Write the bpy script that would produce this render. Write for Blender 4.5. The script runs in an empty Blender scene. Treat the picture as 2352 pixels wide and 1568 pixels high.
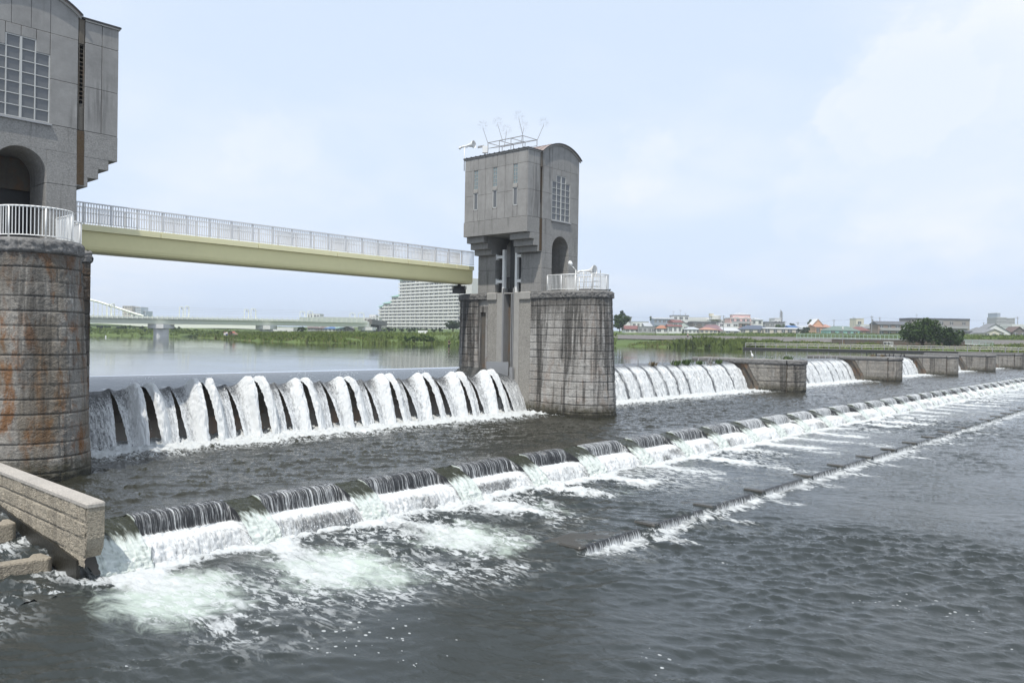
import bpy, math, random
import numpy as np
from mathutils import Matrix, Vector
random.seed(7); RNG = np.random.default_rng(11)
SC = bpy.context.scene; COL = SC.collection
rad = math.radians
# ------------------------------------------------------------------ camera, sky, sun, exposure
F_, ROLL, HY, CH = 1825.5, 0.016, -11.7, 5.2          # focal in px of a 2352 px wide picture
TH = math.atan2(1626., F_); PIT = math.atan2(-HY, F_)
_c, _s = math.cos(ROLL), math.sin(ROLL)
FW0 = np.array([math.cos(TH), math.sin(TH), 0.]); RT = np.array([math.sin(TH), -math.cos(TH), 0.]); ZU = np.array([0, 0, 1.])
FW = FW0*math.cos(PIT) - ZU*math.sin(PIT); UP = ZU*math.cos(PIT) + FW0*math.sin(PIT)
cd = bpy.data.cameras.new('camera'); cam = bpy.data.objects.new('camera', cd); COL.objects.link(cam)
xr = RT*_c + UP*_s; yu = UP*_c - RT*_s; zb = -FW
cam.matrix_world = Matrix(((xr[0], yu[0], zb[0], 0), (xr[1], yu[1], zb[1], 0), (xr[2], yu[2], zb[2], CH), (0, 0, 0, 1)))
cd.sensor_width = 36; cd.sensor_fit = 'HORIZONTAL'; cd.lens = F_/2352*36; cd.clip_end = 6000; cd.clip_start = .1
SC.camera = cam
SC.view_settings.view_transform = 'Standard'; SC.view_settings.look = 'None'
SC.view_settings.exposure = 0.1; SC.view_settings.gamma = 1
SUN = np.array([-.47, -.19, 1.0]); SUN /= np.linalg.norm(SUN)
sl = bpy.data.lights.new('sun', 'SUN'); so = bpy.data.objects.new('sun', sl); COL.objects.link(so)
sl.energy = 3.7; sl.angle = rad(.53); sl.color = (1, .96, .89)
so.rotation_euler = Vector(SUN).to_track_quat('Z', 'Y').to_euler(); so.location = (0, 0, 60)
W = bpy.data.worlds.new('World'); SC.world = W; W.use_nodes = True
wt = W.node_tree; wn, wl = wt.nodes, wt.links; wn.clear()
def dirpx(x, y):
    dx, dy = x-1176, y-784
    d = FW*F_ + RT*(dx*_c+dy*_s) - UP*(-dx*_s+dy*_c)
    return d/np.linalg.norm(d)
def P(px, py, depth):                                   # a point of the place at that distance along the view axis (4096 px picture)
    k = 2352/4096; dx, dy = px*k-1176, py*k-784
    d = FW*F_ + RT*(dx*_c+dy*_s) - UP*(-dx*_s+dy*_c)
    return np.array([0, 0, CH]) + d*(depth/F_)
sky = wn.new('ShaderNodeTexSky'); sky.sky_type = 'NISHITA'; sky.sun_disc = False
sky.sun_elevation = math.asin(SUN[2]); sky.sun_rotation = math.atan2(SUN[0], SUN[1])
sky.air_density = 1.0; sky.dust_density = 2.2; sky.ozone_density = 1.6; sky.altitude = 40
bg = wn.new('ShaderNodeBackground'); bg.inputs[1].default_value = .135
wo = wn.new('ShaderNodeOutputWorld')
tc = wn.new('ShaderNodeTexCoord')
class N:                                                # tiny node helper
    def __init__(s, tree): s.t = tree
    def n(s, typ, ins=None, **kw):
        nd = s.t.nodes.new(typ)
        for k, v in kw.items(): setattr(nd, k, v)
        for k, v in (ins or {}).items():
            if hasattr(v, 'is_output'): s.t.links.new(v, nd.inputs[k])
            else: nd.inputs[k].default_value = v
        return nd
    def math(s, op, a, b=0., c=0., clamp=False):
        return s.n('ShaderNodeMath', {0: a, 1: b, 2: c}, operation=op, use_clamp=clamp).outputs[0]
    def mix(s, f, a, b, mode='MIX'):
        nd = s.n('ShaderNodeMix', data_type='RGBA', blend_type=mode)
        for i, v in ((0, f), (6, a), (7, b)):
            if hasattr(v, 'is_output'): s.t.links.new(v, nd.inputs[i])
            else: nd.inputs[i].default_value = (*v, 1) if i > 0 and len(v) == 3 else v
        return nd.outputs[2]
    def noise(s, vec, scale, detail=4, rough=.55, dist=0., out=0):
        return s.n('ShaderNodeTexNoise', {'Vector': vec, 'Scale': scale, 'Detail': detail, 'Roughness': rough, 'Distortion': dist}).outputs[out]
    def scale(s, vec, sc, loc=(0, 0, 0), rot=(0, 0, 0)):
        return s.n('ShaderNodeMapping', {'Vector': vec, 'Scale': sc, 'Location': loc, 'Rotation': rot}).outputs[0]
    def step(s, v, a, b, lo=0., hi=1.):
        return s.n('ShaderNodeMapRange', {0: v, 1: a, 2: b, 3: lo, 4: hi}, interpolation_type='SMOOTHSTEP').outputs[0]
    def attr(s, name): return s.n('ShaderNodeAttribute', attribute_name=name).outputs[2]
w = N(wt)
gd = tc.outputs['Generated']
sx = w.n('ShaderNodeSeparateXYZ', {0: gd}).outputs
zz = w.math('MAXIMUM', sx[2], 0.0)
inv = w.math('DIVIDE', 1., w.math('ADD', zz, .22))
cv = w.n('ShaderNodeVectorMath', {0: gd, 3: inv}, operation='SCALE').outputs[0]
n1 = w.noise(w.scale(cv, (1., 1., .3)), 1.1, 5, .5, .3)
veil = w.step(n1, .38, .74)
n2 = w.noise(w.scale(gd, (1, 1, 1.5)), 9., 8, .6, .2)
def blob(px, py, r0, r1, amp, th):                      # one cumulus: a direction, a radius and a ragged edge
    d = dirpx(px, py)
    dt = w.n('ShaderNodeVectorMath', {0: gd, 1: tuple(d)}, operation='DISTANCE').outputs['Value']
    e = w.math('ADD', dt, w.math('MULTIPLY', w.math('SUBTRACT', n2, .5), -.22))
    return w.math('MULTIPLY', w.step(e, r0, r1, 1., 0.), amp)
cl = blob(2130, 235, .05, .085, .62, 0)
for b in [(2010, 290, .04, .07, .5, 0), (2290, 215, .05, .1, .5, 0), (2150, 330, .09, .15, .4, 0), (630, 320, .02, .06, .22, 0), (1480, 365, .03, .07, .3, 0), (1890, 410, .03, .07, .25, 0)]:
    cl = w.math('MAXIMUM', cl, blob(*b))
cld = w.math('ADD', w.math('MULTIPLY', veil, .6), w.math('MULTIPLY', cl, .8), clamp=True)
hz = w.step(zz, 0., .5, 1., .9)                      # milky summer air, thicker towards the horizon
skyc = w.mix(hz, sky.outputs[0], (5.15, 6.02, 7.35))
skyc = w.mix(cld, skyc, (6.7, 6.95, 7.3))
wl.new(skyc, bg.inputs[0]); wl.new(bg.outputs[0], wo.inputs[0])

# ------------------------------------------------------------------ mesh helpers
class M:
    def __init__(s): s.v = []; s.f = []
    def add(s, vs, fs):
        o = len(s.v); s.v += [tuple(map(float, p)) for p in vs]; s.f += [tuple(i+o for i in f) for f in fs]; return s
    def box(s, x0, x1, y0, y1, z0, z1):
        return s.add([(x0, y0, z0), (x1, y0, z0), (x1, y1, z0), (x0, y1, z0), (x0, y0, z1), (x1, y0, z1), (x1, y1, z1), (x0, y1, z1)],
                     [(0, 3, 2, 1), (4, 5, 6, 7), (0, 1, 5, 4), (1, 2, 6, 5), (2, 3, 7, 6), (3, 0, 4, 7)])
    def bbox(s, x0, x1, y0, y1, z0, z1, b=.03):         # box with chamfered upper and vertical edges
        if x1 < x0: x0, x1 = x1, x0
        r = lambda q: [(x0+q, y0), (x1-q, y0), (x1, y0+q), (x1, y1-q), (x1-q, y1), (x0+q, y1), (x0, y1-q), (x0, y0+q)]
        a = [(x, y, z0) for x, y in r(b)]; c = [(x, y, z1-b) for x, y in r(b)]
        x0 += b*.8; x1 -= b*.8; y0 += b*.8; y1 -= b*.8
        d = [(x, y, z1) for x, y in r(b*.6)]
        fs = [(i, (i+1) % 8, 8+(i+1) % 8, 8+i) for i in range(8)] + [(8+i, 8+(i+1) % 8, 16+(i+1) % 8, 16+i) for i in range(8)]
        return s.add(a+c+d, fs+[tuple(range(16, 24)), tuple(range(7, -1, -1))])
    def obox(s, c, ax, ay, az):                         # centre and three half axes
        c, ax, ay, az = map(np.array, (c, ax, ay, az))
        vs = [c+i*ax+j*ay+k*az for k in (-1, 1) for i, j in ((-1, -1), (1, -1), (1, 1), (-1, 1))]
        return s.add(vs, [(0, 3, 2, 1), (4, 5, 6, 7), (0, 1, 5, 4), (1, 2, 6, 5), (2, 3, 7, 6), (3, 0, 4, 7)])
    def tube(s, p, q, r0, r1=None, n=8, caps=True):
        p, q = np.array(p, float), np.array(q, float); r1 = r0 if r1 is None else r1
        d = q-p; d /= np.linalg.norm(d); a = np.cross(d, [0, 0, 1.] if abs(d[2]) < .9 else [1., 0, 0]); a /= np.linalg.norm(a); b = np.cross(d, a)
        vs = [p+r0*(a*math.cos(t)+b*math.sin(t)) for t in np.arange(n)*2*math.pi/n]+[q+r1*(a*math.cos(t)+b*math.sin(t)) for t in np.arange(n)*2*math.pi/n]
        fs = [(i, (i+1) % n, n+(i+1) % n, n+i) for i in range(n)]
        if caps: fs += [tuple(range(n-1, -1, -1)), tuple(range(n, 2*n))]
        return s.add(vs, fs)
    def path(s, pts, r, n=6):
        for a, b in zip(pts[:-1], pts[1:]): s.tube(a, b, r, r, n)
        return s
    def lathe(s, c, d, prof, n=16):                     # profile of (along, radius) about axis d
        c, d = np.array(c, float), np.array(d, float); d /= np.linalg.norm(d)
        a = np.cross(d, [0, 0, 1.] if abs(d[2]) < .9 else [1., 0, 0]); a /= np.linalg.norm(a); b = np.cross(d, a)
        vs = [c+d*t+r*(a*math.cos(k*2*math.pi/n)+b*math.sin(k*2*math.pi/n)) for t, r in prof for k in range(n)]
        fs = [(i*n+k, i*n+(k+1) % n, (i+1)*n+(k+1) % n, (i+1)*n+k) for i in range(len(prof)-1) for k in range(n)]
        return s.add(vs, fs)
    def prism(s, poly, ax, lo, hi):                     # polygon in the plane across axis ax (0,1,2), extruded from lo to hi
        o = [i for i in range(3) if i != ax]
        def pt(q, h):
            v = [0, 0, 0]; v[o[0]], v[o[1]] = q; v[ax] = h; return v
        n = len(poly)
        return s.add([pt(q, lo) for q in poly]+[pt(q, hi) for q in poly], [(i, (i+1) % n, n+(i+1) % n, n+i) for i in range(n)]+[tuple(range(n-1, -1, -1)), tuple(range(n, 2*n))])
    def grid(s, A):                                     # A[i][j] = points
        A = np.asarray(A); h, w_ = A.shape[:2]
        return s.add(A.reshape(-1, 3), [(i*w_+j, i*w_+j+1, (i+1)*w_+j+1, (i+1)*w_+j) for i in range(h-1) for j in range(w_-1)])
    def flipx(s, xc, sg):
        s.v = [(xc+sg*x, y, z) for x, y, z in s.v]
        if sg < 0: s.f = [f[::-1] for f in s.f]
        return s
    def build(s, name, m, parent=None, smooth=False, loc=None):
        me = bpy.data.meshes.new(name); v = s.v
        if parent is not None:
            v = (np.array(v)-s_origin(parent)).tolist()
        elif loc is not None: v = (np.array(v)-np.array(loc)).tolist()
        me.from_pydata(v, [], s.f); me.update()
        ob = bpy.data.objects.new(name, me); COL.objects.link(ob); me.materials.append(m)
        if smooth: me.polygons.foreach_set('use_smooth', np.ones(len(me.polygons), bool))
        if parent is not None: ob.parent = parent
        elif loc is not None: ob.location = loc
        return ob
def s_origin(o):
    p = np.zeros(3)
    while o is not None: p += np.array(o.location); o = o.parent
    return p
def gridmesh(name, X, Y, Z, m, attrs=None, keep=None, smooth=True):
    h, w_ = X.shape
    me = bpy.data.meshes.new(name); me.vertices.add(h*w_)
    me.vertices.foreach_set('co', np.stack([X, Y, Z], -1).astype(np.float32).ravel())
    i, j = np.mgrid[0:h-1, 0:w_-1]; a = (i*w_+j)
    q = np.stack([a, a+1, a+w_+1, a+w_], -1).reshape(-1, 4)
    if keep is not None: q = q[keep.reshape(-1)]
    me.loops.add(q.size); me.polygons.add(len(q))
    me.loops.foreach_set('vertex_index', q.ravel().astype(np.int32))
    me.polygons.foreach_set('loop_start', (np.arange(len(q))*4).astype(np.int32))
    me.polygons.foreach_set('loop_total', np.full(len(q), 4, np.int32))
    me.polygons.foreach_set('use_smooth', np.full(len(q), smooth))
    for k, v in (attrs or {}).items():
        me.attributes.new(k, 'FLOAT', 'POINT').data.foreach_set('value', v.astype(np.float32).ravel())
    me.update(calc_edges=True); me.materials.append(m)
    ob = bpy.data.objects.new(name, me); COL.objects.link(ob); return ob
def trimesh(name, V, Fc, m, parent=None, smooth=False):
    me = bpy.data.meshes.new(name); V = np.asarray(V, np.float32)
    if parent is not None: V = V - s_origin(parent).astype(np.float32)
    k = Fc.shape[1]
    me.vertices.add(len(V)); me.vertices.foreach_set('co', V.ravel()); me.loops.add(Fc.size); me.polygons.add(len(Fc))
    me.loops.foreach_set('vertex_index', Fc.ravel().astype(np.int32))
    me.polygons.foreach_set('loop_start', (np.arange(len(Fc))*k).astype(np.int32)); me.polygons.foreach_set('loop_total', np.full(len(Fc), k, np.int32))
    me.update(calc_edges=True); me.materials.append(m)
    ob = bpy.data.objects.new(name, me); COL.objects.link(ob)
    if parent is not None: ob.parent = parent
    return ob
def thing(name, label, cat, loc=(0, 0, 0), group=None):
    o = bpy.data.objects.new(name, None); COL.objects.link(o); o.location = [float(q) for q in loc]; o.empty_display_size = .3
    return tag(o, label, cat, group)
def tag(o, label, cat, group=None):
    o['label'] = label; o['category'] = cat
    if group: o['group'] = group
    return o
def struct(o, kind='structure'): o['kind'] = kind; return o

# ------------------------------------------------------------------ procedural noise fields for water and stone
def spec(Npx, L, lmin, lmax, beta, seed, ang=None, spread=1.):
    r = np.random.default_rng(seed); k = np.fft.fftfreq(Npx, L/Npx); kx, ky = np.meshgrid(k, k, indexing='ij'); kk = np.hypot(kx, ky); kk[0, 0] = 1
    a = kk**(-beta)*((kk > 1/lmax) & (kk < 1/lmin))
    if ang is not None:
        th = np.arctan2(ky, kx)-ang; a = a*np.abs(np.cos(th))**spread
    f = np.fft.ifft2(a*np.exp(2j*np.pi*r.random((Npx, Npx)))*Npx).real
    return (f-f.mean())/f.std()
def samp(t, L, X, Y, rot=0., ox=0., oy=0.):
    n = t.shape[0]; c, s = math.cos(rot), math.sin(rot)
    u = ((X*c+Y*s+ox)/L*n) % n; v = ((-X*s+Y*c+oy)/L*n) % n
    i, j = np.floor(u).astype(int), np.floor(v).astype(int); a, b = u-i, v-j; i %= n; j %= n; i2, j2 = (i+1) % n, (j+1) % n
    return t[i, j]*(1-a)*(1-b)+t[i2, j]*a*(1-b)+t[i, j2]*(1-a)*b+t[i2, j2]*a*b
T_S = spec(512, 32., .25, 1.9, 1.15, 1, ang=.73, spread=3.)     # wavelets running with the stream
T_M = spec(512, 60., 1.2, 8., 1.6, 2)
T_F = spec(512, 12., .06, .7, 1.2, 3)
T_R = spec(512, 8., .05, .45, .9, 5)
def waves(X, Y, a=1.):
    s = samp(T_S, 32., X, Y, .15)*.6+samp(T_S, 32.*.61, X, Y, -.3, 3, 9)*.4
    s = s+.25*np.abs(s)                                  # sharper crests
    return a*(.034*s+.017*samp(T_M, 60., X, Y, .3))
def sstep(x, a, b):
    t = np.clip((x-a)/(b-a), 0, 1); return t*t*(3-2*t)

# ------------------------------------------------------------------ materials
MATS = {}
def newmat(name):
    m = bpy.data.materials.new(name); m.use_nodes = True; t = m.node_tree; t.nodes.clear()
    b = t.nodes.new('ShaderNodeBsdfPrincipled'); o = t.nodes.new('ShaderNodeOutputMaterial'); t.links.new(b.outputs[0], o.inputs[0])
    n = N(t); g = n.n('ShaderNodeNewGeometry'); return m, n, b, g.outputs['Position'], o
def paint(name, col, rough=.5, var=.12, scale=.8, metal=0., bump=0.):
    if name in MATS: return MATS[name]
    m, n, b, p, o = newmat(name)
    f = n.noise(p, scale, 5, .6); f2 = n.noise(p, scale*9, 3, .6)
    v = n.math('ADD', n.math('MULTIPLY', n.math('SUBTRACT', f, .5), var*2.2), n.math('MULTIPLY', n.math('SUBTRACT', f2, .5), var))
    c = n.mix(1., col, n.n('ShaderNodeCombineColor', {0: n.math('ADD', v, 1.), 1: n.math('ADD', v, 1.), 2: n.math('ADD', v, 1.)}).outputs[0], 'MULTIPLY')
    n.t.links.new(c, b.inputs['Base Color']); b.inputs['Roughness'].default_value = rough; b.inputs['Metallic'].default_value = metal
    if bump: n.t.links.new(n.n('ShaderNodeBump', {'Height': f2, 'Strength': bump, 'Distance': .02}).outputs[0], b.inputs['Normal'])
    MATS[name] = m; return m
def concrete(name, col, grain=0., streak=.35, dark=(.05, .048, .044), rough=.85, sc=1., moss=0., rust=0., white=0., blotch=.5, rock=0.):
    if name in MATS: return MATS[name]
    m, n, b, p, o = newmat(name)
    big = n.noise(p, .55*sc, 6, .6, .4); fine = n.noise(p, 14*sc, 4, .65); mid = n.noise(p, 3.2*sc, 5, .6)
    v = n.math('ADD', n.math('MULTIPLY', n.math('SUBTRACT', big, .5), .9*blotch), n.math('MULTIPLY', n.math('SUBTRACT', mid, .5), .6*blotch))
    v = n.math('ADD', v, n.math('MULTIPLY', n.math('SUBTRACT', fine, .5), .5+grain))
    v = n.math('ADD', v, 1., clamp=False)
    c = n.mix(1., col, n.n('ShaderNodeCombineColor', {0: v, 1: v, 2: v}).outputs[0], 'MULTIPLY')
    if streak:
        s = n.noise(n.scale(p, (1.7, 1.7, .09)), 1.6*sc, 6, .65, .15); s2 = n.noise(n.scale(p, (1, 1, .5)), .5*sc, 4, .6)
        k = n.math('MULTIPLY', n.step(s, .52, .68), n.step(s2, .36, .6))
        c = n.mix(n.math('MULTIPLY', k, streak), c, dark)
    if white:
        s = n.noise(n.scale(p, (2.2, 2.2, .25), (7, 3, 1)), 1.7*sc, 6, .7, .3)
        c = n.mix(n.math('MULTIPLY', n.step(s, .6, .72), white), c, (.5, .49, .46))
    if rust:
        s = n.noise(n.scale(p, (1.2, 1.2, .5), (1, 8, 4)), 1.2*sc, 7, .7, .3); zn = n.noise(p, .22, 3, .5)
        xx = n.n('ShaderNodeSeparateXYZ', {0: p}).outputs
        k = n.math('MULTIPLY', n.step(s, .47, .63), n.step(zn, .32, .5))
        c = n.mix(n.math('MULTIPLY', k, rust), c, (.19, .085, .028))
        s = n.noise(n.scale(p, (.9, .9, .3), (4, 4, 2)), .9*sc, 5, .6, .2); c = n.mix(n.math('MULTIPLY', n.step(s, .45, .62), rust*.55), c, (.13, .095, .055))
    if moss:
        zc = n.n('ShaderNodeSeparateXYZ', {0: p}).outputs[2]
        k = n.math('MULTIPLY', n.step(n.math('ADD', zc, n.math('MULTIPLY', n.math('SUBTRACT', mid, .5), 1.2)), .15, 1.1, 1., 0.), moss)
        c = n.mix(k, c, (.045, .04, .018)); c = n.mix(n.step(n.math('ADD', zc, n.math('MULTIPLY', n.math('SUBTRACT', mid, .5), .5)), .12, .32, .85, 0.), c, (.02, .019, .012))
    b.inputs['Roughness'].default_value = rough
    hgt = n.math('ADD', fine, n.math('MULTIPLY', mid, .6))
    if rock:
        zc = n.n('ShaderNodeSeparateXYZ', {0: p}).outputs[2]
        d1 = n.noise(n.scale(p, (.75, .75, .03), (3, 1, 0)), 1.5, 6, .66, .1); d2 = n.noise(n.scale(p, (4., 4., .16), (8, 1, 0)), 1.5, 4, .6, .1)
        dk = n.math('MULTIPLY', n.step(n.math('ADD', d1, n.math('MULTIPLY', zc, .016)), .54, .62), n.step(d2, .3, .55)); top = n.math('MULTIPLY', n.step(n.math('ADD', zc, n.math('MULTIPLY', d2, 2.8)), 7.4, 9.2), .8)
        c = n.mix(n.math('MULTIPLY', n.math('MAXIMUM', dk, top), rock), c, (.035, .032, .028))
        jt = n.attr('joint'); c = n.mix(n.math('MULTIPLY', jt, .7), c, (.045, .042, .037))
        tb = n.attr('tone'); tv = n.math('ADD', .89, n.math('MULTIPLY', tb, .22)); c = n.mix(1., c, n.n('ShaderNodeCombineColor', {0: tv, 1: tv, 2: tv}).outputs[0], 'MULTIPLY')
        vr = n.n('ShaderNodeTexVoronoi', {'Vector': n.n('ShaderNodeVectorMath', {0: p, 1: n.noise(p, 5., 3, .6, 0., 1)}, operation='ADD').outputs[0], 'Scale': 7.}).outputs['Distance']
        hgt = n.math('ADD', hgt, n.math('MULTIPLY', vr, 1.6))
    bp = n.n('ShaderNodeBump', {'Height': hgt, 'Strength': .25+grain*.5, 'Distance': .03})
    n.t.links.new(bp.outputs[0], b.inputs['Normal']); n.t.links.new(c, b.inputs['Base Color'])
    MATS[name] = m; return m
C_PANEL = concrete('concrete_panel', (.265, .258, .246), grain=-.3, streak=.75, dark=(.085, .082, .078), sc=.9, blotch=.75, white=.4)
C_ROUGH = concrete('rough_concrete', (.25, .243, .23), grain=.8, streak=.55, sc=1.3)
C_STIP = concrete('stippled_concrete', (.28, .266, .24), grain=1.2, streak=.12, sc=1.2, moss=.9)
C_SMOOTH = concrete('smooth_concrete', (.33, .318, .295), streak=.18)
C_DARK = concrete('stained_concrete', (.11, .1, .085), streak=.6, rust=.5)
STONE = concrete('granite_blocks', (.25, .234, .208), grain=.7, streak=.85, dark=(.03, .027, .022), rust=.95, white=.55, moss=.85, sc=1.0, blotch=.8, rock=.62)
STONE_L = concrete('pale_granite', (.365, .352, .33), grain=.6, streak=.92, dark=(.04, .037, .033), rust=.28, white=.6, moss=.95, sc=1.0, blotch=.7, rock=.85)
STONE_G = concrete('weathered_granite', (.245, .23, .205), grain=.6, streak=.85, dark=(.04, .037, .033), rust=.12, white=.45, moss=.8, sc=1.0, blotch=.7, rock=.7)
STONE_C = concrete('cap_granite', (.16, .156, .15), grain=.6, streak=.35, white=.25, blotch=.7)
STONE_W = concrete('tan_granite', (.36, .315, .245), grain=1., streak=.4, dark=(.08, .07, .05), sc=1.4, moss=0., rock=.35)
STONE_T = concrete('worn_granite_top', (.39, .36, .32), grain=.8, streak=.0, sc=1.2)
WHITE = paint('white_paint', (.78, .78, .76), .45, .05, 2.)
RAILG = paint('railing_paint', (.74, .74, .74), .45, .05, 2.)
YELLOW = paint('pale_yellow_paint', (.82, .775, .48), .42, .07, .5)
YELLOW_G = paint('olive_yellow_paint', (.79, .73, .4), .45, .07, .5)
STEEL = paint('galvanised_steel', (.32, .32, .32), .45, .15, 1.5, .3)
DARKM = paint('dark_metal', (.04, .04, .042), .5, .2, 1.)
STEELB = paint('brushed_steel', (.33, .33, .33), .35, .12, 1.5, .4)
FRAME = paint('window_frame_white', (.47, .47, .45), .5, .08)
GLASS = paint('window_glass', (.13, .135, .14), .15, .1, .6)
GLASSB = paint('glass_blocks', (.2, .25, .26), .2, .2, 6.)
COPPER = paint('copper_sheet', (.29, .23, .205), .5, .1, 1.5)
RUSTY = concrete('rusty_steel', (.08, .065, .05), grain=.4, streak=.6, dark=(.1, .055, .025), sc=1.5)
STAIN = concrete('water_stained_recess', (.07, .045, .022), grain=.5, streak=.6, dark=(.1, .06, .025), sc=1.2)
BLACK = paint('black_void_paint', (.012, .012, .012), .8, .1)

def water_mat(name, base, rough=.05, bs=1., bump=.35, aer=True, foam=True, stretch=(1., .36, 1.), fs=1.0, specks=0.):
    m, n, b, p, o = newmat(name)
    b.inputs['Base Color'].default_value = (*base, 1); b.inputs['Roughness'].default_value = rough; b.inputs['IOR'].default_value = 1.333
    h = n.math('ADD', n.noise(n.scale(p, (1.5, .6, 1), rot=(0, 0, .73)), 2.2*bs, 7, .62, .9), n.math('MULTIPLY', n.noise(n.scale(p, (1.4, .7, 1), rot=(0, 0, .5)), 7*bs, 5, .65, .6), .4))
    h = n.math('MULTIPLY', h, n.step(n.noise(n.scale(p, (.6, .35, 1)), .22, 4, .6, 1.2), .3, .68, .35, 1.35))
    bp = n.n('ShaderNodeBump', {'Height': h, 'Strength': bump, 'Distance': .12}).outputs[0]
    n.t.links.new(bp, b.inputs['Normal'])
    if aer:
        a = n.attr('aer'); nz = n.noise(n.scale(p, (1., .5, 1)), 1.3, 9, .72, .9)
        k = n.step(n.math('ADD', a, n.math('MULTIPLY', n.math('SUBTRACT', nz, .5), 1.5)), .38, .98)
        n.t.links.new(n.mix(k, base, (.43, .49, .43)), b.inputs['Base Color'])
    if foam:
        f = n.attr('foam'); sp = n.scale(p, stretch)
        a1 = n.noise(sp, 1.5*fs, 9, .66, .9); a2 = n.noise(sp, 5.5*fs, 7, .7, .6)
        blob_ = n.math('ADD', n.math('MULTIPLY', a1, .62), n.math('MULTIPLY', a2, .38))
        rid = n.math('SUBTRACT', 1., n.math('ABSOLUTE', n.math('MULTIPLY', n.math('SUBTRACT', n.noise(sp, 1.9*fs, 8, .6, 1.6), .5), 5.5)))
        lace = n.math('MULTIPLY', rid, n.step(a2, .3, .62))
        t = n.math('SUBTRACT', n.math('ADD', blob_, n.math('MULTIPLY', f, .62)), .80)      # f=0 none, f=1 nearly solid
        mk = n.step(t, -.02, .24)
        l2 = n.math('MULTIPLY', n.step(lace, .35, .8), n.step(f, .12, .45))
        mk = n.math('MAXIMUM', mk, n.math('MULTIPLY', l2, .85))
        if specks:
            vo = n.n('ShaderNodeTexVoronoi', {'Vector': n.scale(p, (1, .8, 1)), 'Scale': 6.2, 'Randomness': 1.}); sz = n.math('MULTIPLY', n.n('ShaderNodeSeparateColor', {0: vo.outputs['Color']}).outputs[0], .26)
            pt = n.step(n.noise(n.scale(p, (.8, .55, 1), (5, 2, 0)), .55, 4, .6, .8), .53, .66)
            sk = n.math('MULTIPLY', n.math('LESS_THAN', vo.outputs['Distance'], n.math('MULTIPLY', sz, pt)), n.attr('spk'))
            mk = n.math('MAXIMUM', mk, n.math('MULTIPLY', sk, specks))
        wb = n.n('ShaderNodeBsdfPrincipled', {'Base Color': (.57, .59, .588, 1), 'Roughness': .75})
        hb = n.n('ShaderNodeBump', {'Height': n.math('ADD', a1, n.math('MULTIPLY', a2, .7)), 'Strength': .9, 'Distance': .1}).outputs[0]
        n.t.links.new(hb, wb.inputs['Normal'])
        mx = n.n('ShaderNodeMixShader', {0: mk, 1: b.outputs[0], 2: wb.outputs[0]})
        n.t.links.new(mx.outputs[0], o.inputs[0])
    return m
W_POOL = water_mat('upstream_water', (.035, .042, .03), .03, .5, .035, aer=False, foam=False)
W_MID = water_mat('pool_water', (.026, .026, .019), .05, 1.2, .4, aer=False, fs=1.1)
W_LOW = water_mat('river_water', (.029, .034, .032), .04, .8, .3, fs=.9, specks=.7)
def fall_mat(name, dark, lo, hi, sx=(7., 7., .7), white=(.68, .695, .695), fine=1., blob=0., rough=.25, gl=0.):
    """falling water: glossy dark sheet and white strands; attribute foam shifts the balance"""
    m, n, b, p, o = newmat(name)
    uv = n.n('ShaderNodeCombineXYZ', {0: n.attr('u'), 1: n.attr('v')}).outputs[0]
    s1 = n.noise(n.scale(uv, (sx[0], sx[2], 1)), 1., 5, .6, .35); s2 = n.noise(n.scale(uv, (sx[0]*2.7*fine, sx[2]*3.4*fine, 1)), 1., 5, .65, .8)
    s3 = n.noise(n.scale(uv, (9., 7., 1)), 1.4, 6, .7, .6)
    t = n.math('ADD', n.math('MULTIPLY', s1, .5-.3*blob), n.math('MULTIPLY', s2, .5-.3*blob)); t = n.math('ADD', t, n.math('MULTIPLY', s3, .6*blob))
    t = n.math('ADD', t, n.math('MULTIPLY', n.math('SUBTRACT', n.attr('foam'), .5), .5))
    k = n.step(t, lo, hi)
    n.t.links.new(n.mix(n.math('MULTIPLY', n.step(n.math('ADD', n.attr('foam'), n.math('MULTIPLY', n.math('SUBTRACT', s2, .5), .7)), .12, .6), gl), dark, (.54, .59, .55)), b.inputs['Base Color']); b.inputs['Roughness'].default_value = .08; b.inputs['IOR'].default_value = 1.333
    wb = n.n('ShaderNodeBsdfPrincipled', {'Base Color': (*white, 1), 'Roughness': .6})
    bp = n.n('ShaderNodeBump', {'Height': n.math('ADD', t, n.math('MULTIPLY', s3, .3)), 'Strength': .7, 'Distance': .08}).outputs[0]
    n.t.links.new(bp, wb.inputs['Normal']); n.t.links.new(bp, b.inputs['Normal'])
    n.t.links.new(n.n('ShaderNodeMixShader', {0: k, 1: b.outputs[0], 2: wb.outputs[0]}).outputs[0], o.inputs[0])
    return m
W_NAP = fall_mat('falling_water', (.07, .072, .074), .38, .66, (10., 10., 2.2), blob=.6)
W_NAP2 = fall_mat('streaked_falling_water', (.1, .105, .11), .36, .6, (9., 9., .3), blob=.1)
W_SILL = fall_mat('sill_water', (.03, .031, .033), .47, .64, (17., 17., .6), blob=.0, gl=0.)
W_JET = fall_mat('green_sheet_water', (.028, .03, .016), .44, .7, (9., 9., .4), white=(.6, .64, .61), gl=1.)
W_FOAM = fall_mat('white_froth', (.13, .135, .135), .44, .74, (9., 9., 1.3), blob=.6)
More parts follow.
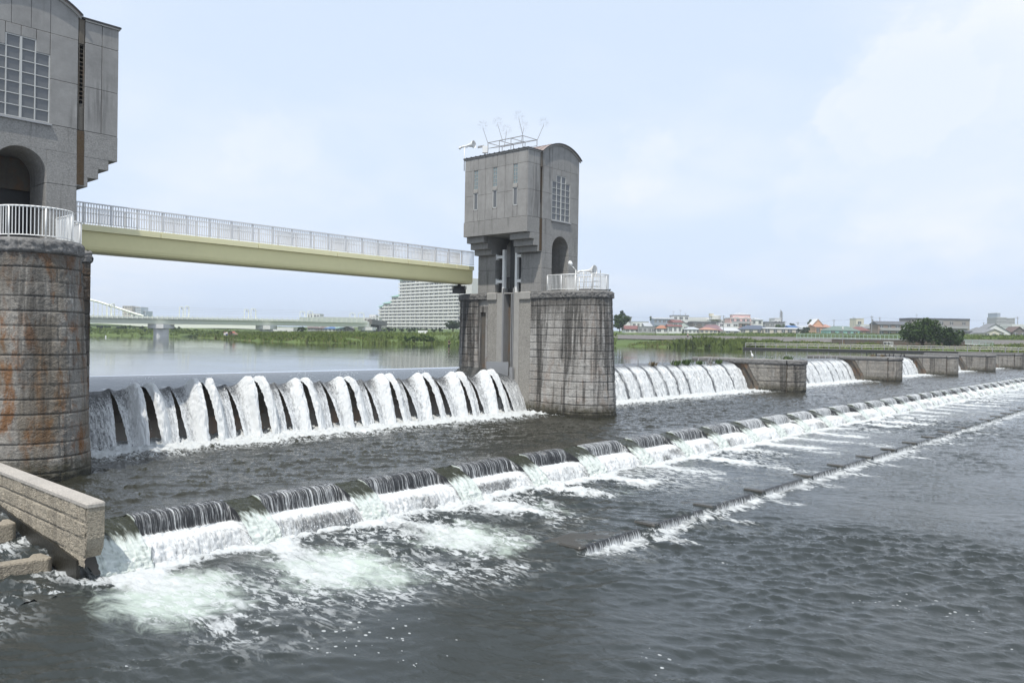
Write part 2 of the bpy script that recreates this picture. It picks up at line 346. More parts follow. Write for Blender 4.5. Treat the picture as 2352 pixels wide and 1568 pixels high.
# ------------------------------------------------------------------ piers and gate towers
ATT = {}
def gridobj(name, A, m, parent, flip=False):
    A = np.asarray(A); h, w_ = A.shape[:2]
    o = gridmesh(name, A[..., 0]-s_origin(parent)[0], A[..., 1]-s_origin(parent)[1], A[..., 2]-s_origin(parent)[2], m, masonry.last)
    if flip: o.data.flip_normals()
    o.parent = parent; return o
def masonry(S, Zr, pos, nrm, course=.5, bw=.66, st=.034, amp=.024, seed=0, z0=0., round_top=0.):
    s = np.arange(S[0], S[1]+st*.5, st); z = np.arange(Zr[0], Zr[1]+st*.5, st); s[-1] = S[1]; z[-1] = Zr[1]
    SS, ZZ = np.meshgrid(s, z)
    r = np.floor((ZZ-z0)/course); fz = (ZZ-z0)/course-r
    q = (SS+np.where(r % 2 > .5, bw*.5, 0))/bw; cidx = np.floor(q); fs = q-cidx
    d = np.minimum(np.minimum(fz, 1-fz)*course, np.minimum(fs, 1-fs)*bw)
    h = np.modf(np.abs(np.sin(r*12.9898+cidx*78.233+seed)*43758.5))[0]
    nz = samp(T_R, 8., SS+seed*3.1, ZZ)*.5+samp(T_F, 12., SS, ZZ+seed*1.7)*.6
    pil = sstep(d, .0, .05); jo = 1-sstep(d, .0, .022)
    disp = pil*(amp*(.7+.34*nz)+.022*(h-.5))-.028*(1-sstep(np.minimum(fz, 1-fz)*course, 0, .022))-.012*jo
    if round_top: disp -= round_top*(sstep(ZZ, Zr[1]-.16, Zr[1])**2+.6*(1-sstep(ZZ, Zr[0], Zr[0]+.1))**2)
    x, y = pos(SS, ZZ); nx, ny = nrm(SS, ZZ)
    A = np.stack([x+nx*disp, y+ny*disp, ZZ], -1); ATT[A.shape[:2]] = None; masonry.last = dict(joint=np.maximum(1-sstep(np.minimum(fz, 1-fz)*course, .004, .026), .5*(1-sstep(np.minimum(fs, 1-fs)*bw, .003, .018))), tone=h); return A
CAPZ = 8.3
def mir(A, xc, sg):
    A = np.array(A); A[..., 0] = xc+sg*A[..., 0]; return A
def pier(xc, sg, label, stone):
    t = thing('weir_pier', label, 'pier', (xc, 36.5, 0), 'tall gate piers of the weir')
    yc, ox, RN = 31.5, -.43 if sg > 0 else .65, 1.45; yf = 33.1 if sg > 0 else 31.5      # the nose is narrower than the body and set to its left
    def hull(R_):
        def f(s, z):
            R = R_+.42*np.clip(CAPZ-z, 0, 9)/8.3*(z < 7.79); L = 2.6; a = np.clip((s-L)/RN, 0, math.pi)
            x = ox+R*np.cos(a); y = yc-R*np.sin(a)+np.clip(L-s, 0, L)+np.clip(s-L-RN*math.pi, 0, L); return x, y
        def nn(s, z): a = np.clip((s-2.6)/RN, 0, math.pi); return np.cos(a), -np.sin(a)
        return f, nn
    SL = (0, 5.2+RN*math.pi); f1, n1 = hull(RN); f2, n2 = hull(RN+.07)
    gridobj('nose_masonry', mir(masonry(SL, (-.9, 7.8), f1, n1, seed=1+xc, z0=-.2), xc, sg), stone, t, sg > 0)
    gridobj('nose_cap', mir(masonry(SL, (7.78, CAPZ), f2, n2, course=.52, bw=.72, amp=.08, seed=3, z0=7.78, round_top=.12), xc, sg), STONE_C, t, sg > 0)
    sh0, sh1 = sorted((ox+RN*sg, 2.03*sg)); sd = sg   # shoulder face where the wider body begins
    if sg > 0:
        sf = lambda s, z: (s, np.full_like(s, yf)); sn = lambda s, z: (np.zeros_like(s), -np.ones_like(s))
        gridobj('shoulder_masonry', mir(masonry((ox+RN-.05, 2.06), (-.9, 7.8), sf, sn, seed=12, z0=-.2), xc, sg), stone, t, False)
        gridobj('shoulder_cap', mir(masonry((ox+RN-.05, 2.1), (7.78, CAPZ), sf, sn, course=.52, bw=.72, amp=.08, seed=13, z0=7.78, round_top=.1), xc, sg), STONE_C, t, False)
    else:
        c = M(); c.box(-2.03, 2.0, 33.8, 34.2, -2, 8.2); c.flipx(xc, sg).build('shoulder', C_SMOOTH, t)
    fl = lambda s, z: (np.full_like(s, 2.03), s); fn = lambda s, z: (np.ones_like(s), np.zeros_like(s))
    gridobj('flank_masonry', mir(masonry((yf, 35.5), (-.9, 7.8), fl, fn, seed=5, z0=-.2), xc, sg), stone, t, sg < 0)
    gridobj('flank_cap', mir(masonry((yf, 35.5), (7.78, CAPZ), lambda s, z: (np.full_like(s, 2.08), s), fn, course=.52, bw=.74, amp=.08, seed=6, z0=7.78, round_top=.1), xc, sg), STONE_C, t, sg < 0)
    # rear flank and rounded upstream end
    gridobj('rear_masonry', mir(masonry((40.47, 41.62), (-.9, 7.8), fl, fn, seed=8, z0=-.2), xc, sg), stone, t, sg < 0)
    pr = lambda s, z: (2.03*np.cos(s/2.03), 41.6+2.03*np.sin(s/2.03)); nr = lambda s, z: (np.cos(s/2.03), np.sin(s/2.03))
    gridobj('rear_masonry', mir(masonry((0, 2.03*math.pi), (-.9, 7.8), pr, nr, seed=9, z0=-.2), xc, sg), stone, t, sg < 0)
    gridobj('rear_cap', mir(masonry((0, 2.08*math.pi), (7.78, CAPZ), lambda s, z: (2.08*np.cos(s/2.08), 41.6+2.08*np.sin(s/2.08)), lambda s, z: (np.cos(s/2.08), np.sin(s/2.08)), course=.52, bw=.74, amp=.08, seed=10, z0=7.78, round_top=.1), xc, sg), STONE_C, t, sg < 0)
    gridobj('rear_cap', mir(masonry((39.66, 41.6), (7.78, CAPZ), lambda s, z: (np.full_like(s, 2.06), s), fn, course=.52, bw=.74, amp=.08, seed=11, z0=7.78, round_top=.1), xc, sg), STONE_C, t, sg < 0)
    c = M(); c.box(-2.03, 1.9, yf+.05 if sg > 0 else 33.9, 37.05, -2, 8.2); c.box(ox-1.3, ox+1.3, yc, 34.2, -2, 8.2)
    if sg < 0: c.box(.5, 1.9, 31.6, 34, -2, 8.2)
    c.box(-2.03, 1.9, 36.9, 37.05, -2, 8.2); c.box(-2.03, 1.9, 38.15, 41.6, -2, 8.2); c.box(-2.03, 1.25, 37.05, 38.15, -2, 8.2)
    c.prism([(ox+1.5*math.cos(a), yc-1.5*math.sin(a)) for a in np.linspace(0, math.pi, 25)]+[(ox-1.5, 33.8), (-2.05, 33.8), (-2.05, 41.6)]+[(2.0*math.cos(a), 41.6+2.0*math.sin(a)) for a in np.linspace(math.pi, 0, 19)]+[(2.0, 33.85), (ox+1.5, 33.8)], 2, 8.21, 8.285)
    c.flipx(xc, sg).build('core', C_SMOOTH, t)
    c = M(); c.box(1.905, 2.03, 35.52, 36.55, -2, 7.8); c.box(1.905, 2.03, 38.68, 39.56, -2, 7.8); c.flipx(xc, sg).build('stippled_face', C_STIP, t)
    c = M(); c.bbox(1.905, 2.06, 36.56, 37.05, -2, 8.28, .02); c.bbox(1.905, 2.06, 38.13, 38.67, -2, 8.28, .02)
    c.flipx(xc, sg).build('slot_jamb', C_SMOOTH, t)
    c = M(); c.bbox(1.905, 2.16, 35.5, 36.54, 7.8, 8.3, .05); c.flipx(xc, sg).build('cap_block', C_SMOOTH, t)
    c = M(); c.bbox(1.905, 2.16, 38.69, 39.63, 7.8, 8.3, .05); c.flipx(xc, sg).build('cap_block', C_SMOOTH, t)
    c = M(); c.bbox(1.905, 2.08, 39.57, 39.75, -1, 6.9, .02); c.bbox(1.905, 2.08, 40.27, 40.46, -1, 6.9, .02); c.bbox(1.905, 2.08, 39.57, 40.46, 6.905, 7.35, .02)
    c.flipx(xc, sg).build('slot_frame', STONE_L, t)
    c = M(); c.box(1.905, 1.93, 39.75, 40.27, -1, 6.9); c.flipx(xc, sg).build('slot_back', C_DARK, t)
    c = M()
    for y in (37.06, 37.22, 37.98, 38.06): c.box(1.3, 2.1, y, y+.06, 2.3, 8.6 if y < 37.1 or y > 38.03 else 8.2)
    c.box(1.26, 1.36, 37.3, 37.95, 1.5, 8.2); c.flipx(xc, sg).build('gate_guide', STEEL, t)
    c = M(); c.box(1.5, 1.56, 37.13, 38.03, .5, 8.2); c.flipx(xc, sg).build('guide_channel', C_DARK, t)
    return t
pier1 = pier(10.2, 1, 'rounded granite pier with orange rust stains carrying the cropped left tower', STONE)
pier2 = pier(43.78, -1, 'rounded granite pier with black water streaks carrying the middle tower', STONE_L)

def arcz(x, half, rise, zb):
    R = (half*half+rise*rise)/(2*rise); return zb+rise-R+math.sqrt(max(R*R-x*x, 0))
def tower(xc, sg, label):
    t = thing('gate_tower', label, 'tower', (xc, 37.6, CAPZ), 'gate control towers of the weir')
    mk = lambda m, nm, mat, par=t, sm=False: m.flipx(xc, sg).build(nm, mat, par, sm)
    A, ZS = .92, 11.31
    for (y0, y1) in ((34.6, 36.45), (38.9, 40.6)):
        m = M()
        for z0, z1 in ((8.29, 8.85), (8.865, 9.9), (9.915, 10.95), (10.965, 12.25)):
            for a, b in ((-2.05, -A), (A, 2.05)): m.bbox(a, b, y0, y1, z0, z1, .02)
        xs = [A*math.cos(a) for a in np.linspace(math.pi, 0, 19)]
        for a, b in zip(xs[:-1], xs[1:]):
            m.prism([(a, ZS+math.sqrt(max(A*A-a*a, 0))), (b, ZS+math.sqrt(max(A*A-b*b, 0))), (b, 12.25), (a, 12.25)], 1, y0+.003, y1-.003)
        mk(m, 'arched_leg', C_ROUGH)
        m = M()
        for x1, z0, z1 in ((2.46, 11.01, 11.39), (2.87, 11.39, 11.81), (3.27, 11.81, 12.23)): m.bbox(1.95, x1, y0+.004, y1+(.25 if x1 < 2.5 and y0 < 36 else .0), z0, z1-.002, .012)
        mk(m, 'corbel', C_ROUGH)
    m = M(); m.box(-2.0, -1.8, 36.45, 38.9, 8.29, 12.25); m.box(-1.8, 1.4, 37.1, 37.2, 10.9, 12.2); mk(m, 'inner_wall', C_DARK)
    m = M(); m.bbox(-2.05, 2.05, 34.602, 40.6, 12.255, 13.262, .02); m.bbox(2.3, 3.62, 34.6, 40.6, 12.235, 13.262, .02); m.box(2.0, 2.35, 34.76, 40.5, 12.24, 13.26)
    mk(m, 'lower_band', C_ROUGH)
    m = M(); m.box(-2.0, 3.57, 34.66, 40.54, 13.262, 17.7)
    m.prism([(x, arcz(x, 2.12, .78, 17.8)-.1) for x in np.linspace(-2.0, 2.0, 15)][::-1]+[(-2.0, 17.7), (2.0, 17.7)], 1, 34.67, 40.53)
    mk(m, 'core', C_DARK)
    m = M(); g = .009
    def fp(x0, x1, z0, z1): m.bbox(x0+g, x1-g, 34.6, 34.67, z0+g, z1-g, .012)
    for s in (-1, 1):
        a, b = sorted((s*2.05, s*1.02))
        fp(a, b, 13.27, 15.07); fp(a, b, 15.07, 16.85)
        a, b = sorted((s*1.02, s*.53)); fp(a, b, 15.98, 16.85)
    fp(-.53, 0, 16.44, 16.85); fp(0, .53, 16.44, 16.85)
    cols = (-2.05, -1.02, -.34, .34, 1.02, 2.05)
    for a, b in zip(cols[:-1], cols[1:]):
        xx = np.linspace(a+g, b-g, 7); m.prism([(a+g, 16.85+g), (b-g, 16.85+g)]+[(x, arcz(x, 2.12, .78, 17.8)-.03) for x in xx[::-1]], 1, 34.605, 34.67)
    for a, b in ((2.3, 2.96), (2.96, 3.62)):
        for z0, z1 in ((13.27, 15.07), (15.07, 16.85), (16.85, 17.7)): fp(a, b, z0, z1)
    ys = [34.67, 35.5, 35.93, 36.65, 37.38, 37.81, 38.5, 39.22, 39.65, 40.53]
    for i, (a, b) in enumerate(zip(ys[:-1], ys[1:])):
        for z0, z1 in (((13.27, 14.0), (16.85, 17.7)) if i in (1, 4, 7) else ((13.27, 15.07), (15.07, 16.85), (16.85, 17.7))): m.bbox(3.55, 3.62, a+g, b-g, z0+g, z1-g, .012)
    for i in range(6):
        for z0, z1 in ((13.27, 15.07), (15.07, 16.85), (16.85, 17.8)): m.bbox(-2.05, -1.99, 34.67+i*.977+g, 34.67+(i+1)*.977-g, z0+g, z1-g, .012)
    mk(m, 'wall_panels', C_PANEL)
    # stepped front window
    m = M(); m.box(-1.02, 1.02, 34.655, 34.663, 13.27, 15.98); m.box(-.53, .53, 34.655, 34.663, 15.98, 16.44); win = mk(m, 'window', GLASS)
    m = M(); fr = .021
    for x in (-1.0, -.5, .5, 1.0): m.box(x-fr, x+fr, 34.615, 34.655, 13.3, 15.97)
    m.box(-.042, .042, 34.61, 34.654, 13.3, 16.43)
    for x in (-.51, .51): m.box(x-fr, x+fr, 34.616, 34.654, 15.97, 16.43)
    for i in range(7):
        z = 13.32+i*.44; m.box(-1.02, 1.02, 34.618, 34.653, z-.016, z+.016)
    m.box(-.53, .53, 34.618, 34.653, 16.4, 16.44); mk(m, 'frame', FRAME, win)
    m = M(); m.bbox(-1.1, 1.1, 34.5, 34.66, 13.2, 13.268, .015); mk(m, 'window_sill', STEELB)
    for (a, b) in ((35.5, 35.93), (37.38, 37.81), (39.22, 39.65)):
        m = M(); m.box(3.56, 3.575, a, b, 15.5, 16.85); gb = mk(m, 'glass_block_window', GLASSB)
        m = M()
        for i in range(6): m.box(3.57, 3.592, a+.01, b-.01, 15.52+i*.262-.018, 15.52+i*.262+.018)
        for yv in (a+.02, (a+b)/2, b-.02): m.box(3.57, 3.59, yv-.018, yv+.018, 15.5, 16.85)
        mk(m, 'grid', C_SMOOTH, gb)
        m = M(); m.bbox(3.56, 3.64, a+.01, b-.01, 15.27, 15.5, .012); mk(m, 'window_sill', C_SMOOTH)
        m = M(); m.box(3.56, 3.575, a, b, 14.02, 15.27); wn_ = mk(m, 'narrow_window', GLASS)
        m = M(); m.box(3.57, 3.61, a+.01, a+.05, 14.05, 15.27); m.box(3.57, 3.61, b-.07, b-.01, 14.05, 15.27); m.box(3.57, 3.61, a+.01, b-.01, 14.03, 14.1); m.box(3.57, 3.61, a+.01, b-.01, 15.22, 15.265)
        mk(m, 'frame', FRAME, wn_)
    # recessed rain gutter with glass blocks
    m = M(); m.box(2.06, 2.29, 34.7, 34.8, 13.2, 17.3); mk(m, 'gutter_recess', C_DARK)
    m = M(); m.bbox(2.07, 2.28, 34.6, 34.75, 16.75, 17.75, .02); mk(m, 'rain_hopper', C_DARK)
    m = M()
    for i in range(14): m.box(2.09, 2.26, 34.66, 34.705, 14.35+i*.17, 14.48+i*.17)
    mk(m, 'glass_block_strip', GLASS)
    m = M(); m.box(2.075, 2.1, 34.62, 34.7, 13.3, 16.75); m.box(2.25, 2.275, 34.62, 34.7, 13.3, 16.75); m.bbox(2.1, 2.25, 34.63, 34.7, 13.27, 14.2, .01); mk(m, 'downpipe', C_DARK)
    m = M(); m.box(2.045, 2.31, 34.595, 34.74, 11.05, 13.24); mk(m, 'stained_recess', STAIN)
    # roofs
    xs = np.linspace(-2.16, 2.16, 33); o = [(x, arcz(x, 2.16, .8, 17.86)) for x in xs]; i_ = [(x*.985, arcz(x*.985, 2.16, .8, 17.8)) for x in xs[::-1]]
    m = M().prism(o+i_, 1, 34.47, 40.75); rf = mk(m, 'barrel_roof', COPPER)
    m = M()
    for yv in np.arange(34.9, 40.7, .48): m.prism([(x, z+.035) for x, z in o]+[(x, z-.01) for x, z in o[::-1]], 1, yv, yv+.035)
    mk(m, 'standing_seams', COPPER, rf)
    m = M().prism([(x, z+.02) for x, z in o]+[(x, z-.045) for x, z in o[::-1]], 1, 34.42, 34.468); mk(m, 'roof_edge', DARKM, rf)
    m = M().prism([(x, z-.047) for x, z in o]+[(x*.98, z-.14) for x, z in o[::-1]], 1, 34.52, 34.598); mk(m, 'roof_trim', C_SMOOTH, rf)
    m = M(); m.box(2.3, 3.66, 34.56, 40.64, 17.702, 17.77); wr = mk(m, 'wing_roof', C_SMOOTH)
    m = M(); m.bbox(2.1, 3.7, 34.52, 40.68, 17.775, 17.84, .02)
    for yv in np.arange(34.9, 40.6, .45): m.box(2.2, 3.715, yv, yv+.05, 17.8, 17.87)
    mk(m, 'roof_cap', DARKM, wr)
    # steel columns with brackets in the gate slot
    for yv in (37.0, 38.2):
        m = M(); m.box(1.72, 1.95, yv-.1, yv+.1, CAPZ, 11.35); cl_ = mk(m, 'steel_column', WHITE)
        e = 36.45 if yv < 37.5 else 38.9
        for z in (9.0, 10.75): m = M(); m.box(1.75, 1.92, min(e, yv), max(e, yv), z, z+.2); m.box(1.7, 1.98, e-.06 if e > 38 else e, e if e > 38 else e+.06, z-.1, z+.3); mk(m, 'bracket', WHITE, cl_)
    m = M(); m.box(-1.0, 1.6, 37.4, 37.85, 8.3, 12.2); mk(m, 'arch_shade_block', DARKM)  # added dark box, its near-black colour standing in for shade inside the arch
    m = M()
    for z in (8.35, 9.35): m.box(1.55, 1.6, 36.5, 38.85, z, z+.05)
    for yv in np.arange(36.55, 38.85, .12): m.box(1.56, 1.59, yv, yv+.03, 8.4, 9.35)
    mk(m, 'slot_railing', DARKM)
    return t
tw1 = tower(10.2, 1, 'grey concrete tower cropped at the left edge with a tall cross-shaped window')
tw2 = tower(43.78, -1, 'grey concrete tower in the middle with barrel roof and spiky masts on top')

def railing(name, pts, z0, h, label, gap=.115, loc=None, post=1.2, group='white balustrades on the pier tops', par=None, cat='railing'):
    """white steel balustrade along a polyline"""
    t = par if par is not None else thing(name, label, cat, (pts[0][0], pts[0][1], z0), group)
    pts = np.array(pts, float); L = np.r_[0, np.cumsum(np.hypot(*np.diff(pts, axis=0).T))]
    at = lambda s: np.array([np.interp(s, L, pts[:, 0]), np.interp(s, L, pts[:, 1])])
    m = M(); q = [(*p, z0+h) for p in pts]; m.path(q, .032, 8); m.build('top_rail', WHITE, t, True)
    m = M(); q = [(*p, z0+.1) for p in pts]; m.path(q, .02, 5); m.build('bottom_rail', WHITE, t, True)
    m = M()
    for s in np.arange(gap, L[-1], gap):
        p = at(s); m.box(p[0]-.012, p[0]+.012, p[1]-.012, p[1]+.012, z0+.1, z0+h)
    m.build('balusters', WHITE, t)
    n = max(1, int(round(L[-1]/post)))
    for s in np.linspace(0, L[-1], n+1):
        p = at(s); M().tube((*p, z0), (*p, z0+h), .03, .03, 8).build('post', WHITE, t, True)
    return t
for xc, sg, lb in ((10.2, 1, 'white curved balustrade on the rust-stained left pier top'), (43.78, -1, 'white curved balustrade round the horn speaker on the middle pier top')):
    ox = xc-(.43 if sg > 0 else .65); p = [(ox-1.22, 34.2)]+[(ox-1.22*math.cos(a), 31.5-1.22*math.sin(a)) for a in np.linspace(0, math.pi, 25)]+[(ox+1.22, 33.0 if sg > 0 else 34.5)]
    railing('balustrade', p, CAPZ, 1.08, lb)
railing('side_railing', [(11.2, 33.3), (12.0, 33.35), (12.1, 34.55)], CAPZ, 1.08, 'short white railing at the right edge of the left pier', group=None)

# footbridge
fb = thing('footbridge', 'pale yellow steel footbridge with white railings between the two towers', 'footbridge', (27, 41.8, 8.9))
prof = [(41.14, 9.985), (41.14, 9.25), (41.16, 9.12), (41.22, 9.02), (41.34, 8.97), (42.26, 8.97), (42.38, 9.02), (42.44, 9.12), (42.46, 9.25), (42.46, 9.985)]
M().prism(prof, 0, 12.3, 41.72).build('girder', YELLOW_G, fb)
cuts = [12.26, 18.6, 24.2, 29.6, 33.2, 35.4, 37.2, 38.6, 39.9, 41.1, 41.72]
m = M()
for a, b in zip(cuts[:-1], cuts[1:]): m.bbox(a+.015, b-.015, 40.98, 41.13, 9.99, 10.28, .012)
m.build('fascia', YELLOW, fb)
m = M()
for a, b in zip(cuts[:-1], cuts[1:]): m.bbox(a+.015, b-.015, 42.47, 42.62, 9.99, 10.28, .012)
m.build('fascia', YELLOW, fb)
M().box(12.27, 41.74, 41.14, 42.46, 9.99, 10.2).build('deck', C_SMOOTH, fb)
for y in (41.05, 42.55):
    rl = thing('railing', '', 'x', (12.3, y, 10.28)); del rl['label'], rl['category']; rl.name = 'bridge_railing'; rl.parent = fb; rl.location = Vector((12.3-27, y-41.8, 10.28-8.9))
    M().box(12.2, 41.74, y-.04, y+.04, 11.29, 11.35).build('top_rail', RAILG, rl)
    M().box(12.2, 41.74, y-.02, y+.02, 11.02, 11.06).build('middle_rail', WHITE, rl) if y > 42 else None
    m = M(); m.box(12.2, 41.74, y-.02, y+.02, 10.36, 10.39)
    for x in np.arange(12.25, 41.7, .128): m.box(x-.017, x+.017, y-.02, y+.02, 10.38, 11.3)
    for x in np.arange(12.3, 41.7, 1.28): m.box(x-.025, x+.025, y-.03, y+.03, 10.28, 11.3)
    m.build('balusters', RAILG, rl)
for x in (12.9, 41.0):
    m = M(); m.box(x-.3, x+.3, 41.4, 42.2, 8.285, 8.6)
    for i in range(5): m.box(x-.34, x+.34, 41.36, 42.24, 8.6+i*.05, 8.63+i*.05)
    m.tube((x, 41.8, 8.8), (x, 41.8, 8.97), .12, .12, 10); m.build('bearing', DARKM, fb)

# things on the tower and the pier tops
def horn(name, base, mouth_dir, label, pole_h, r=.24, L=.75):
    base = np.array(base, float); d = np.array(mouth_dir, float); d /= np.linalg.norm(d)
    t = thing(name, label, 'loudspeaker', base, 'horn loudspeakers')
    M().tube(base, base+[0, 0, pole_h], .035, .035, 8).build('pole', WHITE, t, True)
    c = base+[0, 0, pole_h]
    M().lathe(c, d, [(-.25, .03), (-.25, .07), (-.05, .075), (0, .05), (L*.4, .09), (L*.7, .15), (L*.92, r*.93), (L, r), (L+.02, r*1.02), (L, r*.95), (L*.9, r*.84), (L*.5, .07), (.1, .03)], 20).build('horn', WHITE, t, True)
    M().tube(c-[0, 0, .12], c+d*L*.3-[0, 0, .12], .025).build('bracket', WHITE, t, True)
    k = c-d*.3-[0, 0, .02]; M().lathe(k-d*.05, -d+np.array([0, 0, -.6]), [(-.1, .0), (-.08, .05), (0, .085), (.1, .09), (.15, .05), (.17, 0)], 14).build('driver', WHITE, t, True)
    return t
rt3 = RT*np.array([1, 1, 0])
horn('horn_loudspeaker', (40.22, 40.68, 17.0), rt3*.85-FW0*.5+np.array([0, 0, .08]), 'white horn loudspeaker on a pole at the rear roof corner of the middle tower', 1.75, .27, .8)
h2 = horn('horn_loudspeaker', (43.3, 32.2, CAPZ), rt3*.8-FW0*.55+np.array([0, 0, .02]), 'white horn loudspeaker behind the curved balustrade on the middle pier', 1.38, .36, .85)
t = thing('beacon', 'small white round beacon on a bent arm beside the pier horn', 'beacon', (42.95, 32.5, CAPZ))
M().path([(42.95, 32.5, CAPZ), (42.9, 32.55, 9.75), (42.65, 32.75, 10.05)], .03, 6).build('arm', WHITE, t, True)
M().lathe((42.65, 32.75, 10.02), (-.3, .3, 1), [(0, .04), (.05, .13), (.18, .15), (.3, .11), (.36, 0)], 14).build('lamp', WHITE, t, True)
t = thing('surveillance_camera', 'white boxy camera on the flat wing roof of the middle tower', 'camera', (40.8, 39.2, 17.84))
M().tube((40.8, 39.2, 17.84), (40.8, 39.2, 18.15), .09, .07, 10).build('mount', WHITE, t, True)
m = M(); m.obox((40.8, 39.2, 18.42), (.13, -.13, 0), (.09, .09, 0), (0, 0, .24)); m.build('housing', WHITE, t)
m = M(); m.obox((40.6, 39.42, 18.62), (.16, -.16, .05), (.06, .06, 0), (0, 0, .06)); m.build('lens_hood', STEEL, t)
t = thing('roof_rack', 'steel tube rack holding six thin masts on the middle tower roof', 'rack', (42.4, 37.2, 18.2))
m = M()
for x in (41.1, 42.6):
    m.path([(x, 35.9, 17.8 if x < 42 else 18.4), (x, 35.9, 18.95), (x, 39.2, 18.95), (x, 39.2, 17.8 if x < 42 else 18.4)], .028, 6)
    m.tube((x, 35.9, 18.55), (x, 39.2, 18.55), .02)
for y in (35.9, 37, 38.1, 39.2): m.tube((41.1, y, 18.95), (42.6, y, 18.95), .024); m.tube((41.1, y, 17.8), (41.1, y, 18.95), .024); m.tube((42.6, y, 18.4), (42.6, y, 18.95), .024); m.tube((41.1, y, 18.55), (42.6, y, 18.95), .014)
m.build('frame', STEEL, t)
k6 = [((41.1, 39.2), (-.38, 1.0)), ((41.1, 37.8), (-.35, 1.05)), ((41.1, 35.9), (-.3, .95)), ((42.6, 39.0), (.15, .95)), ((42.6, 37.4), (.18, 1.0)), ((42.6, 35.9), (.45, -.2))]
wh = [('far left, leaning left', 0), ('second from the left, leaning left', 0), ('tallest, in the middle, leaning left', .2), ('short and left of the middle, leaning right', 0), ('short and right of the middle, leaning right', 0), ('rightmost, leaning right', 0)]
for (xy, ln), (lb, ex) in zip(k6, wh):
    b = np.array([*xy, 18.9]); lat = RT*(ln[0]); q = b+np.array([lat[0], lat[1], 1.1+ex*.6])
    t = thing('spike_mast', 'thin roof mast with a spiky dandelion head, '+lb, 'mast', b, 'spiky masts on the tower roof')
    M().tube(b, q, .022, .016, 6).build('mast', STEEL, t)
    m = M(); r = random.Random(int(b[1]*10))
    c = q+np.array([0, 0, .18]); m.tube(q, c, .012, .012, 4)
    for _ in range(70):
        d = np.array([r.gauss(0, 1), r.gauss(0, 1), r.gauss(.25, 1)]); d /= np.linalg.norm(d); m.tube(c+d*.2, c+d*.42, .0022, .0016, 3, False)
    m.build('spikes', STEEL, t)
t = thing('equipment_frame', 'dark tube frame standing behind the balustrade at the right of the middle pier', 'frame', (43.7, 32.0, CAPZ))
m = M()
for p in ((43.3, 31.4), (44.0, 31.3), (43.4, 32.9), (44.1, 32.8)): m.tube((*p, CAPZ), (*p, CAPZ+1.45), .025)
for z in (.35, .7, 1.1):
    m.path([(43.3, 31.4, CAPZ+z), (44., 31.3, CAPZ+z), (44.1, 32.8, CAPZ+z), (43.4, 32.9, CAPZ+z)], .018, 5)
m.build('frame', STEEL, t); m = M(); m.bbox(43.2, 44.0, 31.7, 32.5, CAPZ, CAPZ+.22, .02); m.build('base_box', DARKM, t)
m = M(); m.path([(42.3, 30.5, 8.33), (43.1, 30.15, 8.34), (43.8, 30.3, 8.42), (44.2, 30.7, 8.36), (44.45, 31.3, 8.33)], .03, 6)
tag(m.build('cable', BLACK, None, True), 'black cable lying along the cap stones of the middle pier', 'cable')

# near wall, fish ladder baffles, ledge, sapling
t = thing('training_wall', 'tan granite block wall running away from the lower left corner', 'wall', (7.9, 26, 0))
fn2 = lambda s, z: (-np.ones_like(s), np.zeros_like(s))
A = masonry((20.95, 33.6), (-.72, .82), lambda s, z: (np.full_like(s, 7.74), s), fn2, course=.43, bw=.62, st=.03, amp=.03, seed=2, z0=-.9)
gridobj('block_face', A, STONE_W, t)
m = M(); m.box(7.76, 8.12, 22.4, 33.6, -1.6, .78); m.prism([(20.88, .78), (20.88, .0), (20.93, -.25), (21.1, -.5), (21.5, -.62), (22.4, -.66), (22.4, .78)], 0, 7.73, 8.14); m.build('wall_body', STONE_W, t)
m = M(); m.bbox(7.7, 8.16, 20.86, 33.6, .78, .9, .04); m.build('coping', STONE_T, t)
for i, (pts, lb) in enumerate((([(5.0, 23.35), (7.1, 23.05), (7.27, 23.35), (7.5, 23.3), (7.56, 22.72), (7.44, 22.6), (5.0, 22.95)], 'low tan stone baffle with a hooked end in the lower left corner'),
                               ([(5.8, 25.7), (7.2, 25.7), (7.3, 25.95), (7.48, 25.9), (7.48, 25.3), (7.38, 25.22), (5.8, 25.35)], 'upper low stone baffle cut by the left edge below the wall'))):
    m = M(); m.prism(pts[::-1], 2, -1.7, -.74 if i == 0 else -.26); b = m.build('baffle', STONE_W, None); tag(b, lb, 'baffle', 'fish ladder baffles'); b.modifiers.new('bevel', 'BEVEL').width = .05; b.modifiers['bevel'].segments = 2
m = M(); m.bbox(7.2, 10.95, 32.2, 36, -1, .22, .05); tag(m.build('footing', STONE_L), 'flat pale concrete footing at the waterline of the left pier', 'footing')
M().prism([(21.35, -1.6), (21.35, -.6), (27.6, -.16), (33.6, .2), (33.6, -1.6)], 0, 7.66, 7.75).build('wet_base', concrete('wet_stone', (.022, .02, .014), grain=.8, streak=.3, rough=.4), bpy.data.objects['training_wall'])
t = thing('sapling', 'bare little sapling growing by the foot of the left pier', 'plant', (9.2, 32.6, .2))
m = M(); r = random.Random(3)
for _ in range(9):
    a = np.array([9.2, 32.6, .2]); d = np.array([r.gauss(0, .3), r.gauss(0, .3), 1]); b = a+d*r.uniform(.4, .75); m.path([a, (a+b)/2+[.03, 0, 0], b], .012, 4)
m.build('stems', paint('twig_bark', (.12, .09, .06), .8), t)
